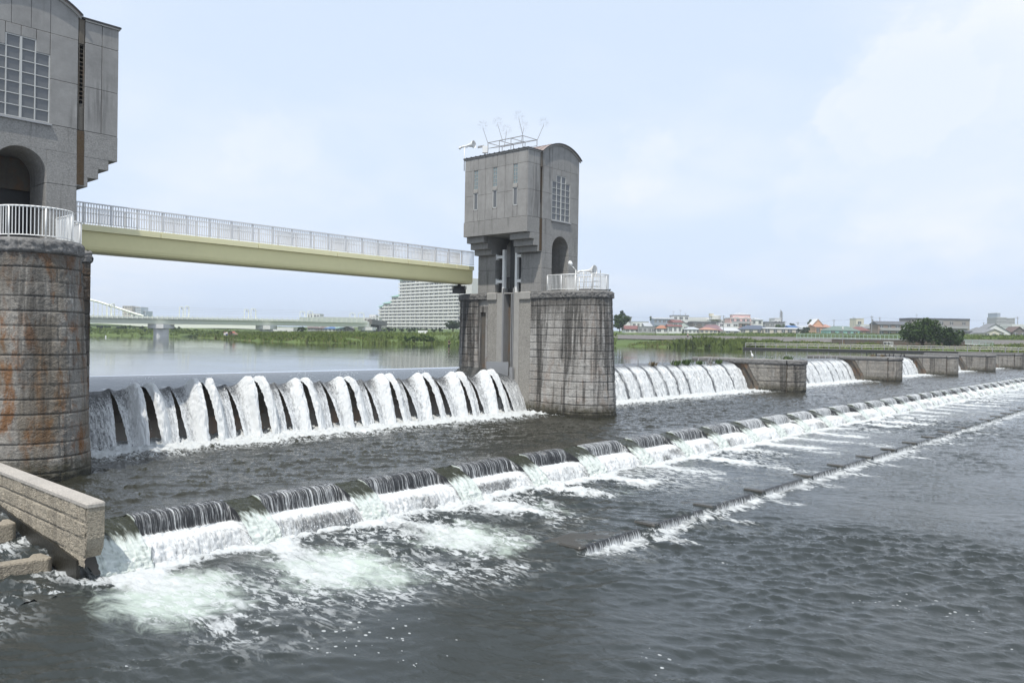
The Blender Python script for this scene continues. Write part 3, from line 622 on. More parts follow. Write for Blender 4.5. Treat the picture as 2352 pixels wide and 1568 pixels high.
# low dividing piers of the far weir bays
def low_pier(x, label, ylen=43.3):
    t = thing('low_pier', label, 'pier', (x+1.3, 37, 0), 'low block piers between the weir bays')
    yc, R = 32.6, 1.35; st = .07 if x < 100 else .12
    pn = lambda s, z: (x+R-R*np.cos(s/R), yc-R*.95*np.sin(s/R)); nn = lambda s, z: (-np.cos(s/R), -np.sin(s/R))
    gridobj('nose_masonry', masonry((0, R*math.pi), (-.8, 2.78), pn, nn, course=.44, bw=.8, st=st, amp=.05, seed=x, z0=-.3), STONE_G, t)
    gridobj('nose_cap', masonry((0, R*math.pi), (2.76, 3.28), lambda s, z: (x+R-(R+.06)*np.cos(s/R), yc-(R+.06)*.95*np.sin(s/R)), nn, course=.52, bw=.9, st=st, amp=.09, seed=2, z0=2.76, round_top=.08), STONE_C, t)
    fl = lambda s, z: (np.full_like(s, x), s); f2 = lambda s, z: (-np.ones_like(s), np.zeros_like(s))
    A = masonry((32.7, 36.9), (-.8, 2.78), fl, f2, course=.44, bw=.8, st=st, amp=.05, seed=x+4, z0=-.3)
    lim = 36.9-np.clip((2.78-A[..., 2])/2.2, 0, 1)*1.3; A[..., 1] = 32.7+(A[..., 1]-32.7)*(lim-32.7)/4.2
    gridobj('flank_masonry', A, STONE_G, t)
    gridobj('flank_cap', masonry((32.7, ylen), (2.76, 3.28), lambda s, z: (np.full_like(s, x-.06), s), f2, course=.52, bw=.95, st=st, amp=.08, seed=5, z0=2.76, round_top=.08), STONE_C, t)
    m = M(); m.box(x+.25, x+2.5, 32.6, ylen, -2, 3.19); m.build('recess_core', C_DARK, t); m = M(); m.prism([(x+R-R*math.cos(a), yc-R*.95*math.sin(a)) for a in np.linspace(0, math.pi, 19)], 2, 2.9, 3.24); m.box(x, x+2.7, 32.6, ylen, 3.2, 3.245); m.build('core', C_SMOOTH, t)
    m = M(); m.prism([(36.95, 2.75), (37.4, 2.75), (36.2, .9), (35.9, -.6), (35.4, -.6), (35.5, .5)], 0, x+.02, x+.26); m.build('gate_seal', C_DARK, t)
    return t
for x, lb in ((78.5, 'nearest low block pier with white birdless cap right of the streaked fall'), (111.3, 'second low block pier with dark birds lined up on its cap'), (141.5, 'third low block pier with a pale oval stain beside its fall'), (170., 'fourth low block pier with a rusty patch near the right bank'), (197.5, 'farthest low block pier, cut by the right edge of the view')):
    low_pier(x, lb.replace('birdless ', ''))
# ------------------------------------------------------------------ the river: upstream pool, gate falls, middle pool, stepped sills, lower pool
POOL = 2.93
def plane(name, x0, x1, y0, y1, z, m, nx=2, ny=2):
    X, Y = np.meshgrid(np.linspace(x0, x1, nx), np.linspace(y0, y1, ny)); return gridmesh(name, X, Y, np.full_like(X, z), m)
struct(plane('upstream_water', -300, 43.78, 41.02, 900, POOL, W_POOL)); struct(plane('upstream_water', 43.78, 560, 39.4, 900, POOL, W_POOL))
BIG = [15.99, 18.74, 21.55, 24.4, 27.23, 30.13, 33.07, 35.96, 38.9]
SML = [14.64, 17.38, 20.21, 23.03, 25.87, 28.68, 31.53, 34.33, 37.33, 40.23]
# gate 1: water sliding over the flap, parted by the spoilers
W_APP = water_mat('sliding_water', (.05, .055, .055), .06, 1.4, .12, aer=False, foam=False)
xq, tq = np.meshgrid(np.arange(12.3, 41.78, .06), np.linspace(0, 1, 16)); bk = 41.1-.03*(xq-12)
dq = np.abs(xq[..., None]-np.array(BIG)).min(-1); dq2 = np.abs(xq[..., None]-np.array(SML)).min(-1)
struct(gridmesh('sliding_water', xq, bk+(37.3-bk)*tq, POOL-.02-(POOL-2.44)*tq**1.25+(.2*np.exp(-(dq/.3)**2)+.08*np.exp(-(dq2/.15)**2))*sstep(tq, .86, 1.), W_APP))
ends = [(12.3, 0)]+sorted([(q, 2) for q in BIG]+[(q, 1) for q in SML])+[(41.76, 0)]
rng = np.random.default_rng(5); jit = {q: rng.uniform(.75, 1.2) for q, k in ends}; hum = {q: rng.uniform(.8, 1.15) for q, k in ends}
def gapw(q, k, tau): return 0*tau if k == 0 else ((.03+.25*tau) if k == 2 else .25*np.clip(tau-.05, 0, 1)**.95)*jit[q]
NB = 92; T = np.linspace(-.13, 1, NB)[:, None]; tau = np.clip(T, 0, 1)
for (a, ka), (b, kb) in zip(ends[:-1], ends[1:]):
    n = max(12, int((b-a)/.034)); u = np.linspace(0, 1, n)[None]; x0 = a+u*(b-a)+0*T
    gl, gr = gapw(a, ka, tau), gapw(b, kb, tau)
    XX = a+gl+u*(b-a-gl-gr); wf = 0*x0; ws = 0*x0
    for q, k, d in ((a, ka, x0-a), (b, kb, b-x0)):
        if k == 2: wf = np.maximum(wf, hum[q]*(1-sstep(d, .28, 1.0))*(.62+.38*sstep(d, -.01, .16)))
        if k == 1: ws = np.maximum(ws, np.exp(-(d/.2)**2)*(1-.2*tau))
    wf = np.clip(wf*1.05, 0, 1.1); Yn = 37.3-1.7*tau; Zn = 2.42-.35*tau-2.2*tau**2; Yf = 37.36-2.1*tau; Zf = 2.62+2.35*tau-5.12*tau**2
    Y = Yn*(1-wf)+Yf*wf; Z = Zn*(1-wf)+Zf*wf+.16*ws*np.exp(-tau/.12); V = np.where(T < 0, T*3.8, tau*2.7)+0*x0
    Y = np.where(T < 0, 37.3-T*3.6, Y); Z = np.where(T < 0, 2.44-T*.35+(.2*wf+.1*ws)*sstep(T, -.13, 0)-.03*(1-sstep(T, -.13, -.08)), Z)
    nz = samp(T_F, 12., XX*1.2, V*.6)*.5+samp(T_R, 8., XX, V*.7)*.45; lo = samp(T_M, 60., XX*5+a, V*1.6)
    rough = np.where(T < 0, .003+.04*wf*sstep(T, -.1, 0), .005+.012*tau+.022*wf); lob = np.where(T < 0, 0, (.035*wf+.018)*sstep(tau, .05, .6))
    Y = Y-rough*nz-lob*lo*.6; Z = Z+rough*nz*.7+lob*lo*.8
    edge = np.exp(-(np.minimum(x0-a, b-x0)/.07)**2); XX = XX+edge*.008*samp(T_R, 8., V*1.2+a*3, 0*V+b)*sstep(tau, .05, .3)
    foam = np.where(T < 0, 0, .3+.3*sstep(tau, 0, .6))+.5*wf*sstep(T, -.12, .0)+.2*ws*tau-.1*(1-sstep(x0, 14, 15.2))  # foam also thinned in the first bay to paint in the pier's shade
    struct(gridmesh('waterfall', XX, Y, Z, W_NAP, dict(foam=foam, u=XX, v=V)))
g1 = thing('weir_gate', 'steel flap gate under the frothy parted fall between the two tall towers', 'gate', (27, 38, 2), 'gates of the weir')
M().prism([(41.2, 2.8), (37.35, 2.37), (37.27, 2.28), (37.38, 1.9), (37.6, 1.3), (37.85, .92), (38.3, .9), (41.2, 2.4)], 0, 12.42, 41.6).build('flap', RUSTY, g1)
M().box(12.4, 41.65, 38.7, 41.5, -1.5, .9).build('sill', C_DARK, g1)
for q in BIG: M().bbox(q-.05, q+.05, 37.12, 37.75, 2.0, 2.52, .02).build('spoiler', DARKM, g1)
for q in SML: M().bbox(q-.04, q+.04, 37.2, 37.7, 2.0, 2.42, .02).build('spoiler', DARKM, g1)
M().prism([(39.4, 3.37), (37.3, 3.4), (37.3, 2.4), (39.4, 2.82)], 0, 41.5, 41.6).build('side_arm', STEELB, g1)
M().box(41.45, 41.62, 36.85, 37.12, 1.95, 3.05).build('side_guide', STEEL, g1)
# gates beyond the middle tower: long streaked sheets
GATES = [(45.9, 78.45, .07), (81.2, 111.25, .12), (114.0, 141.45, .16), (144.2, 169.95, .2), (172.7, 197.45, .25)]
glab = ['flap gate under the long streaked fall right of the middle tower', 'flap gate under the second streaked fall, between the first two low piers', 'narrow-looking flap gate and fall between the second and third low piers', 'far flap gate with a sliver of fall before the fourth low pier', 'farthest flap gate beside the right bank']
stk = [56.19, 58.22, 60.41, 62.58, 64.6, 66.61, 68.71, 71.39, 73.6, 75.6]
for gi, (x0, x1, dx) in enumerate(GATES):
    x = np.arange(x0, x1+dx, dx); n = 54; tt = np.linspace(0, 1, n)
    py = np.interp(tt, [0, .15, .3, .5, .75, .92, 1], [39.45, 38.9, 38.35, 37.78, 37.2, 36.85, 36.7]); pz = np.interp(tt, [0, .15, .3, .5, .75, .92, 1], [2.93, 2.84, 2.63, 2.22, 1.33, .45, -.1])
    k = np.array([.25, .5, .25]); py[1:-1] = np.convolve(py, k, 'valid'); pz[1:-1] = np.convolve(pz, k, 'valid')
    XX = np.repeat(x[None], n, 0); V = (np.r_[0, np.cumsum(np.hypot(np.diff(py), np.diff(pz)))][:, None])*np.ones_like(XX)
    sp = np.array([46.2, 48.1, 50.1, 52.1, 54.15]+stk) if gi == 0 else np.arange(x0+1.2, x1, 2.1)
    ds = np.abs(x[:, None]-sp).min(1); per = np.random.default_rng(gi).uniform(.1, 1, len(sp))[np.abs(x[:, None]-sp).argmin(1)]
    nz = samp(T_F, 12., XX*1.2, V*.22)*.7+samp(T_R, 8., XX, V*.6)*.4
    r_ = .012+.04*sstep(V, .5, 2.8); rid = .1*np.exp(-(ds/.3)**2)[None]*sstep(V, .6, 2.)
    fo = .2+.42*sstep(V, .5, 1.6)-(.5*per*np.exp(-(ds/.22)**2))[None]*sstep(V, .6, 1.2)
    struct(gridmesh('waterfall', XX, py[:, None]-r_*nz+rid, pz[:, None]+r_*nz*.6, W_NAP2, dict(foam=fo, u=XX+gi*50, v=V)))
    g = thing('weir_gate', glab[gi], 'gate', ((x0+x1)/2, 38.5, 1.5), 'gates of the weir')
    M().prism([(40.5, 2.6), (38.9, 2.7), (38.3, 2.3), (37.9, 1.5), (38.2, .2), (40.5, .2)], 0, x0, x1).build('flap', RUSTY, g)
    for q in sp:
        if gi < 2: m = M(); m.obox((q+.04, 38.75, 2.98), (.05, 0, 0), (0, .035, 0), (.06, .0, .36)); m.build('stake', STEEL, g)

# weeds and driftwood caught on the stakes
GRN = paint('weed_green', (.075, .12, .03), .7, .3, 3.)
DRY = paint('dry_weed', (.2, .15, .08), .8, .3, 3.)
def tuft(name, label, cat, c, n, h, spread, mat, seed, group=None):
    r = random.Random(seed); m = M()
    for _ in range(n):
        b = np.array(c)+[r.gauss(0, spread), r.gauss(0, spread*.5), 0]; a = r.uniform(0, 6.28); l = h*r.uniform(.5, 1.1)
        tip = b+[math.cos(a)*l*.5, math.sin(a)*l*.5-.1, l]; wv = np.array([-math.sin(a), math.cos(a), 0])*l*.12
        mid = (b+tip)/2+[0, 0, l*.12]; m.add([b-wv*.4, b+wv*.4, mid+wv, tip, mid-wv], [(0, 1, 2, 3, 4)])
    return tag(m.build(name, mat), label, cat, group)
for q, s, mt, lb in ((62.6, .25, DRY, 'dry straw caught on a stake left of the middle of the streaked fall'), (66.7, .3, GRN, 'small green weed tuft on a stake in the middle of the streaked fall'), (68.8, .35, GRN, 'drooping green and dry weed tuft on the streaked fall'), (71.4, .25, GRN, 'thin weed tuft on a stake left of the driftwood'), (75.4, .3, GRN, 'large green weed tuft beside the low pier at the end of the fall'), (88, .35, GRN, 'green weed tuft on the left of the second streaked fall'), (92.5, .42, GRN, 'largest green weed tuft on the second streaked fall')):
    tuft('weed_tuft', lb, 'weed', (q, 38.6, 2.7), 60, .5*s/.3, s, mt, int(q), 'weed tufts caught on the weir crest')
m = M(); r = random.Random(4)
for _ in range(9):
    a = np.array([73.2+r.gauss(0, .4), 38.5, 2.75+r.random()*.2]); b = a+[r.gauss(0, .8), -.2, r.gauss(-.1, .35)]; m.path([a, (a+b)/2+[0, 0, .15], b], .05, 5)
tag(m.build('driftwood', paint('grey_wood', (.2, .19, .17), .8)), 'grey driftwood branch snagged on the crest of the streaked fall', 'driftwood')

# middle pool
BL = [(9.55, 12.35), (13.45, 16.45), (17.62, 21.0), (22.27, 25.25), (26.4, 29.1)]
BL += [(30.62+4.13*i, 30.62+4.13*i+2.95) for i in range(42)]
BL = [b for b in BL if b[0] < 202]
NC = [8.75]+[(a[1]+b[0])/2 for a, b in zip(BL[:-1], BL[1:])]
def blockmask(x, soft=.1):
    k = np.zeros_like(x)
    for a, b in BL: k = np.maximum(k, sstep(x, a-soft, a+soft*.5)*(1-sstep(x, b-soft*.5, b+soft)))
    return k
GR = [(12.4, 41.7)]+[(a, b) for a, b, _ in GATES]
xs = np.r_[np.arange(7.95, 62, .1), np.arange(62, 206.1, .26)]; ysr = np.r_[np.arange(22.96, 25, .07), np.arange(25, 37.6, .105)]
X, Y = np.meshgrid(xs, ysr)
Fm = np.zeros_like(X); nl = samp(T_M, 60., X*1.3, Y*1.3)*.5+samp(T_F, 12., X*.5, Y*.5)*.35
for i, (a, b) in enumerate(GR):
    foot, edge = (35.75, 33.55) if i == 0 else (36.8, 34.3)
    edge = edge-.12*np.clip(X-a, 0, 6)*0+(.0 if i == 0 else 0)
    ins = sstep(X, a-.3, a+.4)*(1-sstep(X, b+.2, b+2.5))
    q = Y+.42*nl
    Fm = np.maximum(Fm, ins*(1.15*sstep(q, edge-.5, edge+.75)+.0)); Fm = np.maximum(Fm, ins*.42*sstep(q, edge-2.6, edge-.2))
Fm = np.maximum(Fm, .13*sstep(Y, 24., 28.))
bm = blockmask(X, .25)
damp = sstep(Y, 22.9, 24.6)
Zm = waves(X, Y, 1.15)*(.12+.88*damp)+.02+.13*np.clip(Fm, 0, 1)*(samp(T_F, 12., X, Y)*.45+.35)
Zm += (1-damp)*np.where(bm > .5, .012, 0)-(1-sstep(Y, 22.9, 24.4))*.06*(1-bm)
struct(gridmesh('pool_water', X, Y, Zm, W_MID, dict(foam=Fm)))

# second sill: veiled blocks, smooth jets in the notches, white ledge and cascade
x = np.r_[np.arange(8.16, 62, .05), np.arange(62, 206, .13)]
b = blockmask(x, .07)[None]
Pb = np.array([(23.02, .03), (22.85, .03), (22.7, .022), (22.6, -.0), (22.5, -.07), (22.43, -.19), (22.39, -.33), (22.36, -.47), (22.25, -.53), (22.0, -.56), (21.75, -.58), (21.58, -.67), (21.47, -.83), (21.38, -1.02), (21.3, -1.3)])
Pn = np.array([(23.02, -.03), (22.85, -.05), (22.7, -.08), (22.5, -.12), (22.3, -.16), (22.1, -.22), (21.95, -.29), (21.8, -.38), (21.65, -.48), (21.5, -.6), (21.38, -.72), (21.25, -.86), (21.15, -.99), (21.07, -1.12), (20.98, -1.35)])
tt = np.linspace(0, 14, 80); ii = np.arange(15)
ib = lambda A, j: np.interp(tt, ii, A[:, j])[:, None]
V = np.r_[0, np.cumsum(np.hypot(np.diff(ib(Pb, 0)[:, 0]), np.diff(ib(Pb, 1)[:, 0])))][:, None]*np.ones((1, len(x)))
XX = np.repeat(x[None], 80, 0)
ledge = sstep(tt, 7.2, 8.2)[:, None]
nz = samp(T_F, 12., XX*1.2, V*1.)*.6+samp(T_R, 8., XX, V)*.6
amp = np.where(b > .5, .006+.04*ledge, .012+.02*sstep(tt, 8, 12)[:, None])
nz = nz*(1-ledge*b)+ledge*b*(samp(T_R, 8., XX*1.1, V*.3)*.55+samp(T_F, 12., XX*2., V*.5)*.3)
Y = ib(Pb, 0)*b+ib(Pn, 0)*(1-b)-amp*nz+.0; Z = ib(Pb, 1)*b+ib(Pn, 1)*(1-b)+amp*nz*.8
hn = samp(T_M, 60., XX*2, V*0+3)
Y = Y-(.1*np.maximum(hn, -.6)*ledge*b)
fo = np.where(b > .5, .47+.02*samp(T_M, 60., XX*1.1, 0*XX+9)+.13*sstep(XX, 22, 55)+.5*ledge-.16*sstep(tt, 9.6, 10.6)[:, None]-.3*sstep(tt, 10., 11.5)[:, None]*sstep(samp(T_M, 60., XX*1.4, V*2.), -.2, 1.2), .02+.6*sstep(tt, 3.6, 9)[:, None]+.1*samp(T_R, 8., XX, V*.3))
bb = (b > .5)*np.ones_like(XX); c_ = bb[:-1, :-1] > .5; row = (tt[:-1] < 7.7)[:, None]*np.ones_like(c_)
at_ = dict(foam=fo, u=XX, v=V)
struct(gridmesh('waterfall', XX, Y, Z, W_SILL, at_, c_ & (row > 0))); struct(gridmesh('waterfall', XX, Y, Z, W_FOAM, at_, c_ & (row < 1))); struct(gridmesh('waterfall', XX, Y, Z, W_JET, at_, ~c_))
struct(M().box(8.15, 206, 22.46, 24, -2, -.33).build('sill_bed', C_DARK))
WET = concrete('wet_concrete', (.05, .047, .04), grain=.5, streak=.3, rough=.35)
for i, (a, c) in enumerate(BL):
    m = M().prism([(23.6, -1.), (23.6, -.0), (22.72, -.0), (22.58, -.05), (22.48, -.14), (22.42, -.3), (22.4, -.6), (21.98, -.7), (21.85, -1.4)][::-1], 0, a, c)
    o = m.build('sill_block', WET, loc=((a+c)/2, 22.8, -.5))
    lab = ('first sill block beside the end of the granite wall, under a thin veil of water' if i == 0 else 'second sill block from the granite wall, under a thin veil of water' if i == 1 else 'third sill block from the granite wall, under a thin veil of water' if i == 2 else 'wet sill block under a thin streaked veil, farther along the row than the first three')
    tag(o, lab, 'sill block', 'sill blocks in the stepped row')

# lower pool
S3 = [(19.12, 22.35), (23.27, 26.69), (27.38, 30.95), (31.71, 36.04)]+[(36.94+4.3*i, 36.94+4.3*i+3.5) for i in range(40)]
def mask3(x, soft=.12):
    k = np.zeros_like(x)
    for a, c in S3: k = np.maximum(k, sstep(x, a-soft, a+soft)*(1-sstep(x, c-soft, c+soft)))
    return k
xs = np.r_[np.arange(-40, -4, .6), np.arange(-4, 30, .075), np.arange(30, 72, .15), np.arange(72, 206.3, .32)]
ysr = np.r_[np.arange(-50, .5, .5), np.arange(.5, 13.5, .085), np.arange(13.5, 14.6, .04), np.arange(14.6, 21.5, .08)]
X, Y = np.meshgrid(xs, ysr); m3 = mask3(X); on3 = sstep(X, 18.6, 19.2)
drop = .24
z_s = -drop*(1-sstep(Y, 14.08, 14.2)); z_g = -drop*(1-sstep(Y, 12.6, 15.2))-.05*np.exp(-((Y-14.)/.8)**2); z_l = -drop*(1-sstep(Y, 9., 19.5))
Zl = -1.1+on3*(m3*z_s+(1-m3)*z_g)+(1-on3)*z_l
nl = samp(T_M, 60., X, Y)*.55+samp(T_M, 60., X*2.2, Y*2.2, .7)*.3+samp(T_F, 12., X*.6, Y*.6)*.2
F2 = .9*sstep(Y+.35*nl+.7*(1-blockmask(X, .5)), 20.1, 21.05)
r3 = np.random.default_rng(8)
for i, xn in enumerate(NC):
    L = (6.6 if xn < 9.5 else 6.9 if xn < 14 else 6.6 if xn < 19 else 6.3)*r3.uniform(.7, 1.2); amp = .92 if xn < 20 else .95
    amp *= r3.uniform(.82, 1.06)
    if xn > 20: L *= .95
    d = (X-xn-.05*(21-Y)+.28*nl); wd = .75+.16*(21-Y)*(1.5 if xn < 19 else .85)
    F2 = np.maximum(F2, amp*np.exp(-(d/wd)**2*.9)*sstep(Y+.9*nl, 21-L, 21-.45*L))
aer = np.zeros_like(X)
for cx, cy, rx, ry, a in ((8.9, 18.6, 2.3, 2.6, 1.), (13.0, 17.6, 2.3, 3.0, .95), (17.6, 17.2, 2.4, 2.8, .8), (22.6, 18.3, 2.2, 2., .6), (27.5, 18.5, 2.2, 1.9, .5)):
    aer = np.maximum(aer, a*np.exp(-(((X-cx)/rx)**2+((Y-cy)/ry)**2)))
for xn in NC[7:]: aer = np.maximum(aer, .5*np.exp(-(((X-xn)/1.)**2+((Y-18.5)/2.)**2)))
F2 = np.where(X < 19, np.minimum(F2, .68+.35*sstep(Y, 18.8, 20.8)), F2)
tr = (.2*sstep(Y, 12.5, 16)+.22*sstep(Y, 15.5, 19.5))*sstep(samp(T_M, 60., X*.7, Y*.3), -.7, .9)
F2 = np.maximum(F2, tr)
below = sstep(Y, 12.5, 13.95)*(Y < 14.12)*on3
F2 = np.maximum(F2, below*(.72*m3+.5*(1-m3))*sstep(Y+.4*nl, 13.1, 13.85))
F2 = np.maximum(F2, on3*(1-m3)*.52*sstep(Y+.5*nl, 11.6, 13.3)*(1-sstep(Y, 14., 14.6)))
F2 = np.maximum(F2, .2*on3*sstep(Y, 7., 13)*sstep(samp(T_M, 60., X, Y*.6, .2), -.3, 1.3))
F2 = np.maximum(F2, (.33+.13*nl)*np.exp(-(((X-13)/6.5)**4+((Y-16.8)/3.6)**4)))
F2 *= 1-.9*sstep(8.6-X, .2, 1.2)*sstep(Y, 13, 20)
F2 = np.maximum(F2, .3*sstep(Y, 16, 20)*(1-sstep(X, 5, 8.4)))
chop = .75+.5*np.clip(F2, 0, 1)
lowf = np.clip(.85+.55*samp(T_M, 60., X*.22+7, Y*.3), .3, 1.7)
Zl += waves(X, Y, 1.15)*chop*lowf*np.where(X < 30, 1., .8)+.05*samp(T_M, 60., X*.8, Y*.8, .9)*(1-sstep(X, 10, 34))*.6+.07*np.clip(F2, 0, 1)**2*(samp(T_F, 12., X, Y*.6)*.4+.5)
spk = (1-sstep(X, 19, 27))*(1-sstep(Y, 15.5, 17.5))
struct(gridmesh('river_water', X, Y, Zl, W_LOW, dict(foam=F2, aer=aer, spk=spk)))
xs = np.arange(-4, 8.24, .09); ysr = np.arange(20.2, 34, .09); X, Y = np.meshgrid(xs, ysr)
fl = .24+.2*samp(T_M, 60., X*1.5, Y*.8)+.25*(np.exp(-((Y-22.3)/.6)**2)+np.exp(-((Y-24.9)/.6)**2))
struct(gridmesh('ladder_water', X, Y, -1.12+.37*sstep(Y, 22.95, 23.5)+.3*sstep(Y, 25.7, 26.2)+waves(X, Y, 1.8), W_LOW, dict(foam=fl, aer=X*0, spk=X*0)))
# third sill: low slabs with a short fall
for i, (a, c) in enumerate(S3):
    if a > 201: break
    o = M().bbox(a, c, 14.24, 15.6, -1.9, -1.12, .03).build('sill_slab', WET, loc=((a+c)/2, 14.9, -1.3))
    tag(o, 'nearest low slab, its brown corner showing above the water' if i == 0 else 'low submerged slab with a short white fall, beyond the first', 'sill slab', 'low slabs of the downstream sill')
    if i < 26:
        m = M().bbox(a-.03, a+.34, 14.16, 15.0, -1.6, -1.065, .05); o = m.build('slab_edge', WET, o); o.location = (0, 0, 0); o.data.transform(Matrix.Translation((0, 0, 0)))
    x = np.arange(a+.3, c, .045 if a < 60 else .12); n = 12; t_ = np.linspace(0, 1, n)[:, None]; XX = np.repeat(x[None], n, 0)
    struct(gridmesh('waterfall', XX, 14.24-.02-.14*t_**.7+0*XX, -1.055-.02*t_-.3*t_**1.6+0*XX, W_SILL, dict(foam=.3+.45*t_+0*XX, u=XX, v=t_*.5+0*XX)))
# flying drops round the frothy arcs and under the second sill
r4 = np.random.default_rng(21); pts = []; sz = []
for q in BIG:
    n = 60; tq = r4.beta(1.1, 1.6, n); sgn = r4.choice([-1, 1], n); dx = r4.normal(.28, .17, n)
    pts.append(np.stack([q+sgn*(dx+.1*tq), 37.36-2.15*tq-np.abs(r4.normal(0, .07, n)), 2.62+2.5*tq-5.3*tq**2+np.abs(r4.normal(.02, .09, n))], -1)); sz.append(r4.uniform(.006, .017, n))
n = 1500; xq = r4.uniform(8.3, 48, n); pts.append(np.stack([xq, r4.normal(21.15, .3, n), -1.0+np.abs(r4.normal(0, .16, n))], -1)); sz.append(r4.uniform(.006, .02, n))
n = 1600; xq = r4.uniform(12.6, 41.6, n); pts.append(np.stack([xq, r4.normal(35.3, .28, n), .12+np.abs(r4.normal(0, .13, n))], -1)); sz.append(r4.uniform(.007, .018, n))
pts = np.concatenate(pts); sz = np.concatenate(sz)
oc = np.array([(1, 0, 0), (-1, 0, 0), (0, 1, 0), (0, -1, 0), (0, 0, 1.3), (0, 0, -1.3)]); of = np.array([(0, 2, 4), (2, 1, 4), (1, 3, 4), (3, 0, 4), (2, 0, 5), (1, 2, 5), (3, 1, 5), (0, 3, 5)])
Vv = (pts[:, None]+oc[None]*sz[:, None, None]).reshape(-1, 3); Ff = (of[None]+6*np.arange(len(pts))[:, None, None]).reshape(-1, 3)
struct(trimesh('water_spray', Vv, Ff, paint('spray_white', (.82, .84, .85), .4, .02)), 'stuff')
# ------------------------------------------------------------------ the far bank
def ZM(ox, oy, sc): return lambda X, Y, d: P(ox+X/sc, oy+Y/sc, d)
Z1 = ZM(2440, 1200, 2.735); Z2 = ZM(3240, 1200, 2.7477); Z6 = ZM(340, 1100, 2.735); Z7 = ZM(1100, 1050, 2.94)
LAND = np.array([(207, -500), (203.6, 28), (196, 58), (185.5, 88), (190, 106), (177, 108), (165, 112.6), (129.4, 130.9), (121.5, 150), (106.5, 159.7), (110, 190), (126, 235), (133, 255), (129, 262), (150, 274), (166, 290), (152, 307), (125, 338), (40, 400), (-300, 560), (-300, 2500), (2500, 2500), (2500, -500)], float)
def landdist(X, Y):
    p = np.stack([X.ravel(), Y.ravel()], -1); D = np.full(len(p), 1e9); ins = np.zeros(len(p), bool)
    for a, b in zip(LAND, np.roll(LAND, -1, 0)):
        ab = b-a; t = np.clip(((p-a)@ab)/(ab@ab), 0, 1); D = np.minimum(D, np.hypot(*(p-a-t[:, None]*ab).T))
        c = ((a[1] > p[:, 1]) != (b[1] > p[:, 1]))
        with np.errstate(divide='ignore', invalid='ignore'): ins ^= c & (p[:, 0] < (b[0]-a[0])*(p[:, 1]-a[1])/(b[1]-a[1])+a[0])
    return np.where(ins, D, -D).reshape(X.shape)
def landz(X, Y):
    d = landdist(X, Y)
    de = np.where(Y > 90, np.minimum(d, X-189.), d); zr = np.interp(de, [-30, -.3, .5, 4, 30, 38, 44.5, 120, 168, 190, 260, 2500], [0, 2.4, 3.22, 3.5, 4.4, 4.6, 6.0, 6.3, 8.5, 8.7, 8.5, 9.])
    d0 = d; zl = np.interp(d, [-30, -.3, 1., 8, 25, 60, 150, 200, 300, 2500], [0, 2.4, 3.3, 4.1, 4.6, 5.1, 6.4, 9., 9.4, 9.8])
    k = sstep(Y-.35*X, 85, 120)
    zr = np.where((Y < 38) & (d < 0), -4., zr)
    return zr*(1-k)+zl*k+.16*samp(T_M, 60., X*.35, Y*.35)*sstep(d, 1, 8), d
def grass_mat(name, a, b, c, sc=1.):
    m, n, bs, p, o = newmat(name)
    f = n.noise(p, .06*sc, 5, .6); g = n.noise(p, .35*sc, 5, .65); h = n.noise(p, 2.2*sc, 3, .6)
    col = n.mix(n.step(n.math('ADD', n.math('MULTIPLY', f, .5), n.math('MULTIPLY', g, .5)), .4, .6), a, b)
    col = n.mix(n.math('MULTIPLY', n.step(h, .5, .75), .6), col, c)
    n.t.links.new(col, bs.inputs['Base Color']); bs.inputs['Roughness'].default_value = .8; bs.inputs['Specular IOR Level'].default_value = .15
    return m
G_LAND = grass_mat('bank_grass', (.075, .115, .03), (.105, .145, .042), (.15, .15, .065))
G_REED = grass_mat('reed_green', (.1, .145, .032), (.14, .18, .05), (.19, .185, .075), 1.5)
G_DRY = grass_mat('reed_straw', (.2, .19, .085), (.15, .16, .06), (.24, .2, .11), 1.5)
xs = np.r_[np.arange(60, 140, 2.2), np.arange(140, 260, 1.6), np.arange(260, 460, 4.), np.arange(460, 2200, 60)]; ys = np.r_[np.arange(-160, 20, 8.), np.arange(20, 180, 1.6), np.arange(180, 420, 3.2), np.arange(420, 2200, 60)]
X, Y = np.meshgrid(xs, ys); Zt, D = landz(X, Y); kp = (D[:-1, :-1] > -14)
struct(gridmesh('ground', X, Y, Zt, G_LAND, None, kp))
SAND = concrete('river_sand', (.36, .33, .27), grain=.4, streak=0., blotch=.5, sc=.6)
PAVE = concrete('path_concrete', (.32, .31, .29), streak=0.)
def ribbon(name, pts, wd, m, dz=.06, n=30):
    pts = np.array(pts, float); t = np.linspace(0, len(pts)-1, n); c = np.stack([np.interp(t, range(len(pts)), pts[:, i]) for i in (0, 1)], -1)
    g = np.gradient(c, axis=0); g /= np.linalg.norm(g, axis=1)[:, None]; nn = np.stack([-g[:, 1], g[:, 0]], -1)
    k = np.linspace(-wd/2, wd/2, 6); X = c[:, 0:1]+nn[:, 0:1]*k; Y = c[:, 1:2]+nn[:, 1:2]*k; Z, _ = landz(X, Y)
    return struct(gridmesh(name, X, Y, Z+dz, m))
ribbon('sand_bar', [(172, 113.5), (181, 110.5), (189, 109)], 6, SAND, .12)
ribbon('sand_bar', [(133, 132), (140, 129), (148, 125)], 4, SAND, .12)
ribbon('river_path', [(230+4, 128), (232, 100), (233.5, 60), (236, 28), (239, -40)], 3., PAVE, .22)
